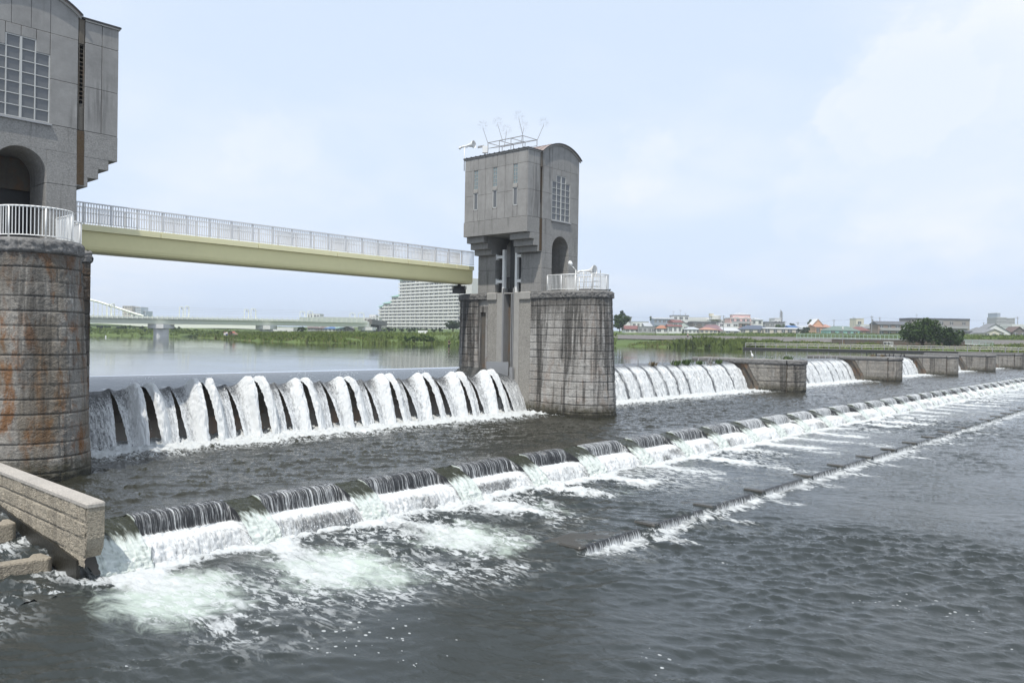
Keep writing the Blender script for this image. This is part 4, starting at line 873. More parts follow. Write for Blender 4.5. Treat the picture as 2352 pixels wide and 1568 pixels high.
# block revetment, quay with its walkway, retaining wall
REV = concrete('block_revetment', (.145, .135, .125), grain=.8, streak=.4, sc=.6)
tY = np.linspace(30, 172, 120); bx = np.interp(tY, [28, 58, 88, 110, 172], [241.6, 234, 223.3, 226, 227]); k = np.linspace(0, 1, 13)[:, None]
st_ = .06*np.floor(k*12)/12
struct(gridmesh('revetment', bx[None]+6.4*k, tY[None]+0*k, 4.98+1.4*k+.05*np.sin(k*60)+0*tY[None], REV))
q = thing('quay_wall', 'low grey quay wall carrying the long railing at the far waterline', 'wall', (188, 40, 3))
m = M()
for (a, b) in zip([(185.3, 88.3), (195.6, 58), (203.3, 28)], [(195.6, 58), (203.3, 28), (206.5, -60)]):
    a, b = np.array(a), np.array(b); d = (b-a)/np.linalg.norm(b-a); nn = np.array([-d[1], d[0]]); c = (a+b)/2+nn*-.0; L = np.linalg.norm(b-a)/2
    m.obox((c[0]+1.5, c[1], 2.6), (d[0]*L, d[1]*L, 0), (1.6, .0, 0), (0, 0, .72)); m.obox((c[0]+1.5, c[1], .2), (d[0]*L, d[1]*L, 0), (1.55, 0, 0), (0, 0, 2.)); m.obox((c[0]+1.4, c[1], 3.36), (d[0]*L, d[1]*L, 0), (1.8, 0, 0), (0, 0, .06))
m.build('wall_body', REV, q)
rp = np.array([(185.6, 87.8), (195.9, 58), (203.6, 28), (206.6, -50)]); L = np.r_[0, np.cumsum(np.hypot(*np.diff(rp, axis=0).T))]
t = thing('river_railing', 'long pale railing with square posts along the far quay', 'railing', (188, 50, 3.4))
for z in (1.05, .62):
    m = M()
    for a, b in zip(rp[:-1], rp[1:]): m.tube((*a, 3.42+z), (*b, 3.42+z), .06, .06, 5)
    m.build('rail', STEEL, t)
m = M()
for s in np.arange(0, L[-1], 2.4):
    p_ = np.array([np.interp(s, L, rp[:, 0]), np.interp(s, L, rp[:, 1])])
    if s < 150: M().box(p_[0]-.07, p_[0]+.07, p_[1]-.07, p_[1]+.07, 3.4, 4.55).build('post', STEEL, t)
def along(name, a, b, z0, z1, th, mat, parent=None):
    a, b = np.array(a, float), np.array(b, float); e = b-a; L = np.linalg.norm(e[:2])/2; e2 = np.array([e[0], e[1], 0])/(2*L); nn = np.array([-e2[1], e2[0], 0])
    c = (a+b)/2; return M().obox((c[0], c[1], (z0+z1)/2), e/2*np.array([1, 1, 0]), nn*th/2, (0, 0, (z1-z0)/2)).build(name, mat, parent)
wa, wb_ = Z2(240, 500, 214), Z2(1700, 520, 196)
t = thing('retaining_wall', 'dark stained retaining wall behind the fishing sign and the big tree', 'wall', (wa+wb_)/2)
along('wall_body', wa, wb_, 3.6, 5.72, .5, C_DARK, t); along('wall_coping', wa, wb_, 5.72, 5.86, .62, REV, t)
def fence(name, label, a, b, h, mat, n):
    t = thing(name, label, 'fence', a); a, b = np.array(a), np.array(b)
    for z in (h, .12*h):
        M().tube(a+[0, 0, z], b+[0, 0, z], .05, .05, 5).build('rail', mat, t)
    for i in range(n+1):
        p_ = a+(b-a)*i/n; M().tube(p_, p_+[0, 0, h], .06, .06, 5).build('post', mat, t)
    m = M(); N_ = int(np.linalg.norm(b-a)/.16)
    for i in range(N_):
        p_ = a+(b-a)*i/N_; m.tube(p_+[0, 0, .1], p_+[0, 0, h], .013, .013, 3, False)
    m.build('wire_mesh', mat, t); return t
PGREEN = paint('pale_green_paint', (.4, .52, .46), .5, .05)
fa, fb_ = Z1(2040, 430, 222), Z2(1010, 442, 205)
fence('mesh_fence', 'pale green mesh fence on top of the dark retaining wall', (fa[0], fa[1], 5.87), (fb_[0], fb_[1], 5.87), 1.25, PGREEN, 26)
fa, fb_ = Z2(1645, 475, 205), Z2(2010, 508, 190)
fence('ramp_fence', 'pale mesh fence sloping down the ramp right of the big tree', fa, fb_, 1.1, PGREEN, 5)
fa, fb_ = Z2(1650, 482, 209), Z2(2352, 530, 191); g_ = np.array([0, 0, .1])
struct(M().add([fa, fb_, fb_+FW0*4+g_*3, fa+FW0*4+g_*3], [(0, 1, 2, 3)]).build('ramp_road', PAVE))
# sign, lamp, info boards
c = Z2(862, 482, 204); ex = RT; w_, h_ = 38.2/4096*2352*204/F_/2*1.0, 19.5/4096*2352*204/F_/2
t = thing('fishing_sign', 'white board with three black Japanese characters below the green fence', 'sign', c)
M().obox(c, RT*w_, FW0*.04, (0, 0, h_)).build('board', WHITE, t)
fc = bpy.data.curves.new('lettering', 'FONT'); fc.body = '禁漁区'; fc.align_x = 'CENTER'; fc.align_y = 'CENTER'; fc.size = h_*1.32; fc.extrude = .01; fc.offset = .012
tmp_ = bpy.data.objects.new('lettering_source', fc); COL.objects.link(tmp_); bpy.context.view_layer.update(); me_ = bpy.data.meshes.new_from_object(tmp_.evaluated_get(bpy.context.evaluated_depsgraph_get())); bpy.data.objects.remove(tmp_)
fo_ = bpy.data.objects.new('lettering', me_); COL.objects.link(fo_); me_.materials.clear(); me_.materials.append(BLACK); fo_.parent = t
fo_.matrix_parent_inverse = Matrix.Identity(4); zax = -FW0
fo_.matrix_local = Matrix(((RT[0], 0, zax[0], zax[0]*.06), (RT[1], 0, zax[1], zax[1]*.06), (RT[2], 1, zax[2], h_*.12), (0, 0, 0, 1)))
for s in (-.7, .7): M().tube(c+RT*w_*s-[0, 0, h_]+FW0*.06, c+RT*w_*s-[0, 0, h_+1]+FW0*.06, .05).build('post', STEEL, t)
c = Z2(358, 486, 208); t = thing('street_lamp', 'slim grey lamp post in front of the fence left of the sign', 'lamp', c)
top = Z2(360, 322, 208); M().tube(c, (c[0], c[1], top[2]), .09, .06).build('pole', STEEL, t); M().lathe((c[0], c[1], top[2]), (0, 0, 1), [(-.05, .1), (0, .2), (.5, .26), (.6, .12), (.62, 0)], 10).build('lamp_head', WHITE, t)
for X_, lb in ((1704, 'white notice board standing alone on the green bank'), (1749, 'left one of the paired white notice boards on the green bank'), (1772, 'right one of the paired white notice boards on the green bank')):
    c = Z7(X_, 824, 262); t = thing('notice_board', lb, 'sign', c, 'white notice boards on the bank')
    M().obox(c, RT*.62, FW0*.05, (0, 0, .72)).build('board', WHITE, t)
    for s in (-.5, .5): M().tube(c+RT*s-[0, 0, .7], c+RT*s-[0, 0, 2.2], .06, .06, 6).build('post', STEEL, t)

# vegetation
def leafmat(name, a, b, c): return grass_mat(name, a, b, c, 2.2)
L_DARK = leafmat('dark_leaves', (.026, .05, .015), (.05, .085, .022), (.085, .12, .035)); L_MID = leafmat('green_leaves', (.06, .105, .025), (.085, .14, .035), (.115, .16, .05)); L_GREY = leafmat('greyish_leaves', (.05, .075, .04), (.07, .095, .05), (.09, .11, .06))
BARK = paint('bark', (.07, .055, .04), .9, .25, 2.)
def crown_mesh(c, rx, rz, n, s, seed, ry=None, cone=False, low=-.75):
    r = np.random.default_rng(seed); ry = ry or rx; nc = max(7, n//55)
    d = r.normal(size=(nc, 3)); d /= np.linalg.norm(d, axis=1)[:, None]; d[:, 2] = np.clip(d[:, 2], low, 1); rad_ = r.uniform(.4, 1.0, nc)[:, None]
    cc = d*rad_*[rx, ry, rz]
    if cone: cc[:, :2] *= (1-(cc[:, 2:]/rz+1)/2)**.8
    cs = r.uniform(.2, .4, nc)*min(rx, rz)
    k = r.integers(0, nc, n); off = r.normal(size=(n, 3)); off /= np.linalg.norm(off, axis=1)[:, None]; off *= r.uniform(.55, 1.05, n)[:, None]*cs[k][:, None]*[1, 1, .8]
    p = np.array(c)+cc[k]+off
    a = r.normal(size=(n, 3)); a /= np.linalg.norm(a, axis=1)[:, None]; b = np.cross(a, r.normal(size=(n, 3))); b /= np.linalg.norm(b, axis=1)[:, None]
    sz = s*r.uniform(.6, 1.3, n)[:, None]
    V = np.stack([p-a*sz, p+b*sz*.6, p+a*sz, p-b*sz*.6], 1).reshape(-1, 3); return V, np.arange(4*n).reshape(-1, 4), p
def tree(name, label, base, h, w_, trunk, mat, n=900, s=.35, seed=1, cat='tree', group=None, cone=False, rzf=None):
    base = np.array(base, float); t = thing(name, label, cat, base, group)
    rz = (h-trunk)/2; c = base+[0, 0, trunk+rz]
    V, Fq, p = crown_mesh(c, w_/2, rz, n, s, seed, cone=cone); trimesh('crown', V, Fq, mat, t)
    r = random.Random(seed); m = M(); m.tube(base-[0, 0, .4], base+[0, 0, trunk+rz*.6], w_*.035+.05, w_*.02+.02, 7)
    for _ in range(6):
        q_ = p[r.randrange(len(p))]; a = base+[0, 0, trunk*r.uniform(.6, 1.1)+rz*.15]; m.tube(a, a+(q_-a)*.85, w_*.014+.02, .015, 5)
    m.build('trunk', BARK, t); return t
def treez(Zf, x0, x1, yt, yb, d, name, label, mat, n=900, s=.35, seed=1, trunk=.15, cone=False, group=None, cat='tree'):
    b = Zf((x0+x1)/2, yb, d); tp = Zf((x0+x1)/2, yt, d); w_ = np.linalg.norm(Zf(x1, yb, d)-Zf(x0, yb, d)); h = tp[2]-b[2]
    return tree(name, label, b, h, w_, h*trunk, mat, n, s, seed, cat, group, cone)
treez(Z2, 1010, 1460, 205, 532, 190, 'broadleaf_tree', 'big dark rounded tree on the quay in front of the taupe house', L_DARK, 6500, .26, 3, .12)
treez(Z2, 1400, 1660, 312, 530, 193, 'broadleaf_tree', 'lower dark tree growing against the right side of the big rounded tree', L_DARK, 3200, .26, 4, .1)
treez(Z2, 1640, 1705, 293, 440, 212, 'conifer', 'small dark pointed conifer at the right edge of the tree clump', L_DARK, 700, .25, 5, .05, True)
treez(Z1, 40, 172, 160, 345, 335, 'broadleaf_tree', 'dark round tree just right of the middle pier', L_DARK, 2200, .42, 6, .1)
treez(Z1, 50, 225, 122, 320, 385, 'broadleaf_tree', 'taller dark tree rising behind the round one by the middle pier', L_DARK, 2200, .45, 7, .1)
treez(Z1, 425, 465, 160, 260, 470, 'conifer', 'small pointed tree among the roofs near the blue-grey balcony house', L_MID, 500, .4, 8, .1, True)
treez(Z1, 2045, 2215, 296, 372, 372, 'shrub', 'loose grey-green shrub at the foot of the orange gabled house', L_GREY, 1300, .35, 9, .05, cat='shrub')
treez(Z1, 2132, 2262, 220, 330, 460, 'broadleaf_tree', 'dark round tree behind the blue roof left of the orange house', L_DARK, 900, .45, 10, .1)
treez(Z1, 1800, 1965, 255, 330, 455, 'broadleaf_tree', 'low green tree behind the long beige house', L_MID, 900, .45, 11, .1)
treez(Z1, 1965, 2040, 243, 330, 465, 'broadleaf_tree', 'grey-green tree beside the blue roof', L_GREY, 600, .45, 12, .1)
treez(Z2, -20, 60, 222, 330, 470, 'broadleaf_tree', 'dark tree peeping left of the orange gable', L_DARK, 500, .45, 13, .1)
treez(Z7, 1975, 2210, 690, 812, 335, 'broadleaf_tree', 'grey-green spreading tree in front of the right end of the stepped apartment block', L_GREY, 2200, .38, 14, .2)
treez(Z7, 270, 365, 752, 815, 300, 'shrub', 'dark round bush on the bank under the railway bridge', L_DARK, 700, .3, 15, .05, cat='shrub')
treez(Z7, 1175, 1235, 690, 790, 470, 'broadleaf_tree', 'dark narrow tree at the left corner of the stepped apartment block', L_DARK, 700, .45, 16, .1)
treez(Z7, 1198, 1290, 862, 915, 205, 'shrub', 'dark rounded bush near the waterline of the green spit', L_DARK, 700, .22, 17, .03, cat='shrub')
for i, (a, b, yt, yb) in enumerate(((1505, 1600, 862, 925), (1590, 1700, 858, 928), (1690, 1815, 846, 932), (1800, 1895, 870, 932))):
    treez(Z7, a, b, yt, yb, 200, 'shrub', ['leftmost', 'second', 'tallest', 'rightmost'][i]+' of the green shrubs along the water left of the fisherman', L_MID, 800, .22, 20+i, .03, cat='shrub', group='shrubs along the water')
for i, a in enumerate(range(1285, 1960, 75)):
    treez(Z7, a, a+92, 768+(i*7) % 14, 815, 345+(i % 3)*8, 'shrub', 'dark hedge bush in the row at the foot of the stepped apartment block', L_DARK if i % 3 else L_GREY, 420, .35, 30+i, .03, cat='shrub', group='hedge bushes below the apartments')
for i in range(19):
    a = 20+i*66; yt = [552, 565, 545, 558, 575, 560, 548, 556, 550, 562, 572, 555, 566, 568, 560, 575, 582, 578, 585][i]
    treez(Z6, a-55, a+62, yt, 652, 395+(i*37) % 60, 'broadleaf_tree', 'hazy green tree in the wooded far bank below the railway bridge', (L_DARK, L_MID, L_GREY)[i % 3], 420, .6, 50+i, .08, group='trees on the far wooded bank')
for i in range(15):
    a = 30+i*80; treez(Z6, a-50, a+70, 598+(i*11) % 22, 660, 336+(i*13) % 24, 'shrub', 'green willow bush along the far left waterline', (L_MID, G_REED, L_GREY)[i % 3], 360, .45, 80+i, .03, cat='shrub', group='willow bushes on the far left bank')
for i, (a, b, yt, yb) in enumerate(((1235, 1400, 424, 484), (1370, 1565, 412, 482), (1540, 1735, 430, 480), (1975, 2105, 450, 502))):
    treez(Z1, a, b, yt, yb, 216, 'shrub', ['leftmost of the green shrubs above the far quay end', 'biggest green shrub above the far quay end', 'wide low green shrub right of the biggest one', 'small green shrub behind the long railing'][i], L_MID, 1100, .24, 110+i, .02, cat='shrub', group='shrubs behind the far quay')
# reeds and tall grass
def reeds(name, n, region, hlo, hhi, mat, seed, wd=.16, left=False):
    r = np.random.default_rng(seed); x0, x1, y0, y1, dlo, dhi = region
    x = r.uniform(x0, x1, n*4); y = r.uniform(y0, y1, n*4); z, d = landz(x[None], y[None]); z, d = z[0], d[0]
    pat = samp(T_M, 60., x*.5, y*.5); k = (d > dlo) & (d < dhi) & ((y > .68*x) | (not left)) & (pat > r.uniform(-1.6, .6, n*4)); x, y, z, pat = x[k][:n], y[k][:n], z[k][:n], pat[k][:n]; n = len(x)
    h = r.uniform(hlo, hhi, n)*(1+.25*pat); a = r.uniform(0, 6.28, n); lean = r.normal(0, .25, (n, 2))*h[:, None]
    wv = np.stack([np.cos(a), np.sin(a), 0*a], -1)*(wd*r.uniform(.6, 1.4, n))[:, None]; b = np.stack([x, y, z-.1], -1); tp = b+np.stack([lean[:, 0], lean[:, 1], h], -1); md = (b+tp)/2+np.stack([lean[:, 0]*-.15, lean[:, 1]*-.15, h*.08], -1)
    V = np.stack([b-wv*.6, b+wv*.6, md+wv, tp, md-wv], 1).reshape(-1, 3); return struct(trimesh(name, V, np.arange(5*n).reshape(-1, 5), mat), 'stuff')
reeds('reeds', 24000, (100, 200, 95, 275, .6, 34), .35, 1., G_REED, 1, left=True); reeds('dry_reeds', 8000, (100, 200, 95, 275, .3, 12), .25, .7, G_DRY, 2)
reeds('tall_reeds', 4200, (184, 206, 85, 110, .3, 13), .9, 2., G_REED, 12)
reeds('reeds', 16000, (184, 240, -20, 125, 3.5, 34), .35, .85, G_REED, 3); reeds('dry_grass', 5000, (184, 240, -20, 125, 3, 36), .3, .9, G_DRY, 4)
reeds('levee_grass', 15000, (225, 400, -50, 170, 46, 200), .2, .5, G_LAND, 5, .3); reeds('tall_grass', 9000, (150, 330, 120, 300, 30, 130), .5, 1.1, G_REED, 6, .25, left=True)
reeds('levee_brush', 9000, (300, 400, -50, 190, 122, 166), .3, .7, G_REED, 9, .4)
reeds('bank_grass', 7000, (60, 260, 270, 420, .5, 60), .5, 1.1, G_REED, 7, .3)

# houses on the levee
WM = {k: paint('wall_'+k, c, .8, .08, .7) for k, c in dict(white=(.68, .68, .66), grey=(.36, .36, .36), cream=(.6, .56, .47), taupe=(.3, .275, .255), dark=(.17, .15, .14), sage=(.5, .55, .5), pink=(.66, .45, .42), orange=(.58, .37, .25), teal=(.38, .62, .58), brown=(.28, .22, .18), beige=(.54, .48, .42), slate=(.3, .34, .39), blue=(.5, .55, .6)).items()}
RM = {k: paint('roof_'+k, c, .65, .12, 1.2) for k, c in dict(grey=(.2, .205, .21), dgrey=(.11, .115, .125), red=(.19, .085, .075), orange=(.36, .17, .1), terra=(.4, .22, .16), purple=(.2, .125, .135), blue=(.07, .15, .32), pale=(.42, .44, .46), metal=(.5, .51, .52), green=(.15, .2, .17), brown=(.14, .1, .085), white=(.65, .65, .64), navy=(.09, .11, .15), teal=(.22, .34, .32)).items()}
def house(Zf, x0, x1, yt, ye, yb, d, kind, wall, roof, label, rows=1, nw=3, yaw=.0, dep=8., cat='house', name='house', balc=0, group=None, win=True):
    A, B = Zf(x0, yb, d), Zf(x1, yb, d); c = (A+B)/2; zb = min(c[2], 9.2)-.4; ze = Zf((x0+x1)/2, ye, d)[2]; zt = Zf((x0+x1)/2, yt, d)[2]; hw = np.linalg.norm((B-A)[:2])/2
    cs, sn = math.cos(yaw), math.sin(yaw); u = RT*cs+FW0*sn; v = FW0*cs-RT*sn; c = c*np.array([1, 1, 0])+np.array([0, 0, zb])
    t = thing(name, label, cat, c, group)
    q = lambda a, b, z: c*np.array([1, 1, 0])+u*a+v*b+np.array([0, 0, z])
    bx = lambda m, a0, a1, b0, b1, z0, z1: m.obox(q((a0+a1)/2, (b0+b1)/2, (z0+z1)/2), u*(a1-a0)/2, v*(b1-b0)/2, (0, 0, (z1-z0)/2))
    bx(M(), -hw, hw, 0, dep, zb, ze).build('wall', WM[wall], t); o = .35
    m = M()
    if kind == 'flat': bx(m, -hw-.12, hw+.12, -.12, dep+.12, ze, ze+max(.25, zt-ze))
    elif kind == 'hip':
        r_ = max(hw*.25, hw-dep*.5); e = [q(-hw-o, -o, ze), q(hw+o, -o, ze), q(hw+o, dep+o, ze), q(-hw-o, dep+o, ze), q(-r_, dep/2, zt), q(r_, dep/2, zt)]
        m.add(e, [(0, 1, 5, 4), (1, 2, 5), (2, 3, 4, 5), (3, 0, 4), (3, 2, 1, 0)]); bx(m, -hw-o, hw+o, -o, dep+o, ze-.12, ze-.002)
    elif kind == 'gable':
        e = [q(s_*(hw+o), b, z) for s_ in (-1, 1) for b, z in ((-o, ze), (dep+o, ze), (dep/2, zt), (-o, ze-.14), (dep+o, ze-.14))]
        m.add(e, [(0, 5, 7, 2), (1, 2, 7, 6), (0, 3, 8, 5), (1, 6, 9, 4), (3, 4, 9, 8), (0, 2, 1, 4, 3), (5, 8, 9, 6, 7)])
    elif kind == 'front':
        k = .16; e = [q(a, b, z) for b in (-o, dep+o) for a, z in ((-hw-o, ze), (0, zt), (hw+o, ze), (hw+o, ze-k), (0, zt-k*1.3), (-hw-o, ze-k))]
        m.add(e, [(0, 6, 7, 1), (1, 7, 8, 2), (2, 8, 9, 3), (3, 9, 10, 4), (4, 10, 11, 5), (5, 11, 6, 0), (0, 1, 4, 5), (1, 2, 3, 4), (6, 11, 10, 7), (7, 10, 9, 8)])
        M().add([q(a, b, z) for b in (.0, .3) for a, z in ((-hw, ze), (hw, ze), (0, zt-k*1.4))], [(0, 1, 2), (3, 5, 4), (0, 3, 4, 1), (1, 4, 5, 2), (2, 5, 3, 0)]).build('gable', WM[wall], t)
    elif kind == 'shed':
        e = [q(-hw-o, -o, ze), q(hw+o, -o, ze), q(hw+o, dep+o, zt), q(-hw-o, dep+o, zt)]; m.add(e+[p_-np.array([0, 0, .14]) for p_ in e], [(0, 1, 2, 3), (7, 6, 5, 4), (0, 4, 5, 1), (1, 5, 6, 2), (2, 6, 7, 3), (3, 7, 4, 0)])
    m.build('roof', RM[roof], t)
    if win:
        H = (ze-zb)/rows
        for i in range(rows):
            for j in range(nw):
                a = -hw+(j+.5)*2*hw/nw+(((j*7+i*3) % 3)-1)*.12*hw/nw; ww = min(.9, hw/nw*.55)*(1.15 if (i+j) % 3 == 0 else .9); z0 = zb+H*i+H*(.42 if i or rows > 1 else .34); z1 = zb+H*i+H*.86
                wn_ = bx(M(), a-ww, a+ww, -.05, .02, z0, z1).build('window', GLASS, t)
                mm = M(); bx(mm, a-ww-.07, a+ww+.07, -.09, -.03, z0-.1, z0); bx(mm, a-ww-.07, a+ww+.07, -.08, -.03, z1, z1+.07); bx(mm, a-.04, a+.04, -.08, -.051, z0, z1); mm.build('frame', WHITE, wn_)
            if balc and i >= rows-balc: m = M(); bx(m, -hw*.92, hw*.92, -1.1, -1., zb+H*i+.05, zb+H*i+1.1); bx(m, -hw*.92, hw*.92, -1.1, 0, zb+H*i-.08, zb+H*i+.05); m.build('balcony', WM['grey' if wall != 'slate' else 'slate'], t)
    return t
hs = [
 (Z1, 125, 232, 190, 205, 290, 470, 'flat', 'white', 'white', 'white flat-roofed block behind the dark trees by the middle pier', 2, 3), (Z1, 245, 420, 232, 240, 330, 500, 'flat', 'white', 'pale', 'long low white building in the distance left of the solar roof', 1, 4),
 (Z1, 168, 318, 278, 318, 352, 400, 'gable', 'white', 'red', 'white house with a dark red roof left of the grey low house', 1, 3), (Z1, 308, 504, 291, 300, 358, 396, 'flat', 'grey', 'grey', 'low grey house with a flat roof and wide windows', 1, 4),
 (Z1, 385, 465, 246, 285, 330, 440, 'shed', 'white', 'pale', 'white house with a tilted pale solar roof', 1, 2), (Z1, 478, 702, 185, 205, 320, 440, 'shed', 'slate', 'pale', 'blue-grey two-storey house with long balconies', 2, 5, 0., 9., 1),
 (Z1, 508, 640, 272, 309, 356, 392, 'hip', 'white', 'orange', 'white house with a bright orange tiled roof', 1, 2), (Z1, 640, 786, 262, 288, 358, 388, 'gable', 'white', 'red', 'white two-storey house with stepped red-brown roofs', 1, 3),
 (Z1, 692, 798, 214, 243, 300, 391, 'gable', 'sage', 'red', 'upper red-brown roofed wing behind the stepped white house', 1, 2), (Z1, 715, 866, 222, 285, 358, 395, 'front', 'sage', 'grey', 'pale sage house with a steep grey front gable', 2, 2),
 (Z1, 690, 862, 165, 175, 320, 445, 'flat', 'white', 'grey', 'three-storey white house with a thin flat roof and antennas', 3, 3), (Z1, 812, 985, 292, 320, 362, 388, 'hip', 'white', 'pale', 'low white house with a silvery hipped roof', 1, 4),
 (Z1, 984, 1178, 297, 323, 362, 384, 'hip', 'cream', 'terra', 'low cream house with a terracotta hipped roof', 1, 4), (Z1, 900, 1208, 236, 252, 335, 430, 'flat', 'dark', 'dgrey', 'dark grey flat-roofed house with a roof terrace', 2, 4),
 (Z1, 985, 1262, 268, 332, 350, 402, 'hip', 'dark', 'purple', 'house under a large purple-brown hipped roof', 1, 3), (Z1, 865, 1095, 188, 225, 300, 480, 'flat', 'white', 'white', 'white low block behind the roof terrace house', 2, 4),
 (Z1, 1092, 1320, 212, 222, 320, 475, 'flat', 'white', 'white', 'white flat block under the cream water tank', 2, 4), (Z1, 1190, 1402, 250, 256, 345, 410, 'flat', 'white', 'white', 'white flat-roofed house with small square windows', 2, 3),
 (Z1, 1256, 1420, 300, 336, 362, 384, 'shed', 'cream', 'metal', 'low house under a pale metal roof', 1, 2), (Z1, 1312, 1545, 192, 200, 320, 450, 'flat', 'pink', 'white', 'pink multi-storey building, its broad lower storeys', 3, 4, .05, 10., 1),
 (Z1, 1345, 1535, 137, 158, 205, 455, 'hip', 'pink', 'pale', 'pink rounded top storey of the multi-storey building', 1, 2), (Z1, 1545, 1672, 190, 215, 310, 452, 'hip', 'white', 'pale', 'white block joined to the right of the pink building', 2, 2),
 (Z1, 1424, 1745, 274, 318, 366, 386, 'hip', 'cream', 'navy', 'cream house with a wide dark blue hipped roof', 1, 4), (Z1, 1700, 1905, 237, 250, 330, 460, 'flat', 'grey', 'dgrey', 'grey and white house by the lattice chimney', 2, 4),
 (Z1, 1800, 1870, 195, 205, 300, 465, 'flat', 'white', 'white', 'small white tower room beside the lattice chimney', 1, 2), (Z1, 1692, 2088, 298, 312, 370, 380, 'shed', 'beige', 'metal', 'long low beige house with a thin metal roof', 1, 5),
 (Z1, 1962, 2140, 277, 300, 340, 420, 'gable', 'white', 'blue', 'house with a bright blue roof', 1, 3), (Z1, 2110, 2260, 277, 312, 345, 400, 'shed', 'grey', 'pale', 'grey lean-to roof left of the orange house', 1, 2),
 (Z2, 30, 140, 205, 275, 375, 392, 'front', 'orange', 'white', 'orange house with a tall pointed gable', 2, 2), (Z2, 60, 242, 262, 296, 378, 388, 'shed', 'orange', 'terra', 'lower orange wing with twin round-ended windows', 1, 3),
 (Z2, 202, 560, 285, 335, 382, 380, 'hip', 'teal', 'green', 'turquoise house with a wide green-grey hipped roof', 1, 4), (Z2, 455, 665, 290, 335, 382, 400, 'hip', 'brown', 'red', 'dark house with a deep red hipped roof', 1, 3),
 (Z2, 505, 592, 198, 206, 320, 470, 'flat', 'cream', 'white', 'tall blank cream block behind the red roof', 1, 1), (Z2, 556, 690, 265, 275, 345, 440, 'flat', 'white', 'white', 'white flat wing behind the red roof', 1, 3),
 (Z2, 590, 760, 283, 312, 372, 410, 'hip', 'beige', 'grey', 'beige house half hidden by a utility pole', 1, 3), (Z2, 748, 1082, 230, 268, 388, 378, 'gable', 'brown', 'dgrey', 'brown two-storey house with a long dark roof and balcony', 2, 4, 0., 9., 1),
 (Z2, 1105, 1760, 200, 222, 385, 385, 'flat', 'taupe', 'dgrey', 'large taupe modern house with a glass balcony behind the big tree', 2, 5, .04, 11., 1), (Z2, 1700, 1862, 335, 345, 392, 360, 'shed', 'dark', 'dgrey', 'dark low shed right of the tree clump', 1, 2),
 (Z2, 1845, 1950, 298, 335, 380, 420, 'hip', 'white', 'grey', 'small grey hipped roof left of the wide white gable', 1, 2), (Z2, 1842, 2226, 258, 375, 398, 352, 'front', 'white', 'grey', 'wide white gabled house with a low grey roof', 1, 4),
 (Z2, 1915, 2130, 316, 362, 398, 344, 'front', 'cream', 'grey', 'small grey porch gable in front of the wide white house', 1, 3), (Z2, 2210, 2400, 265, 290, 372, 420, 'flat', 'white', 'white', 'white flat house at the right edge', 2, 3),
 (Z2, 2226, 2370, 290, 352, 398, 350, 'front', 'dark', 'brown', 'dark brown gabled house at the right edge', 1, 2),
 (Z7, 385, 482, 752, 768, 800, 395, 'gable', 'grey', 'brown', 'low house with a brown roof under the railway bridge', 1, 3), (Z7, 480, 578, 750, 772, 800, 392, 'hip', 'dark', 'brown', 'dark brown hipped house beside it under the railway bridge', 1, 3),
 (Z7, 574, 716, 752, 776, 802, 390, 'hip', 'white', 'blue', 'house with a blue roof under the railway bridge', 1, 3), (Z7, 714, 800, 756, 780, 802, 388, 'gable', 'white', 'teal', 'house with a teal roof under the railway bridge', 1, 2), (Z7, 798, 880, 752, 782, 802, 392, 'front', 'cream', 'grey', 'cream house with a small grey gable near the bridge end', 1, 2)]
for i, h_ in enumerate(hs):
    o = house(*h_[:11], *(h_[11:13]), yaw=(h_[13] if len(h_) > 13 else ((i*37) % 11-5)*.03), dep=h_[14] if len(h_) > 14 else 8., balc=h_[15] if len(h_) > 15 else 0)
for a in (dict(z=Z7, x0=455, x1=1050, yt=640, yb=720, d=640, lb='long white station hall behind the railway bridge'), dict(z=Z7, x0=375, x1=525, yt=600, yb=700, d=660, lb='white block at the left end of the long station hall'), dict(z=Z7, x0=1055, x1=1222, yt=645, yb=740, d=630, lb='white building between the bridge end and the stepped apartments'), dict(z=Z7, x0=1108, x1=1180, yt=612, yb=700, d=640, lb='white tiered roof structure left of the stepped apartments'),
          dict(z=Z6, x0=408, x1=512, yt=335, yb=470, d=720, lb='pale apartment tower behind the arch bridge', w='beige', r=6), dict(z=Z6, x0=512, x1=612, yt=348, yb=470, d=725, lb='blue-grey balcony side of the tower behind the arch bridge', w='blue', r=8), dict(z=Z6, x0=612, x1=664, yt=392, yb=470, d=730, lb='low blue-grey annex of the tower behind the arch bridge', w='blue', r=5),
          dict(z=Z2, x0=2048, x1=2160, yt=188, yb=330, d=700, lb='distant grey apartment block near the right edge', w='grey', r=7), dict(z=Z2, x0=2160, x1=2250, yt=196, yb=330, d=705, lb='windowed right half of the distant grey apartment block', w='grey', r=7), dict(z=Z2, x0=2058, x1=2090, yt=140, yb=300, d=702, lb='thin lift tower on the distant grey apartment block', w='slate', r=1)):
    A = a['z']; house(A, a['x0'], a['x1'], a['yt'], a['yt']+4, a['yb'], a['d'], 'flat', a.get('w', 'white'), 'white', a['lb'], a.get('r', 2), 4 if a['x1']-a['x0'] < 300 else 14, 0., 14., cat='building', name='apartment_block' if 'apart' in a['lb'] or 'tower' in a['lb'] else 'building')
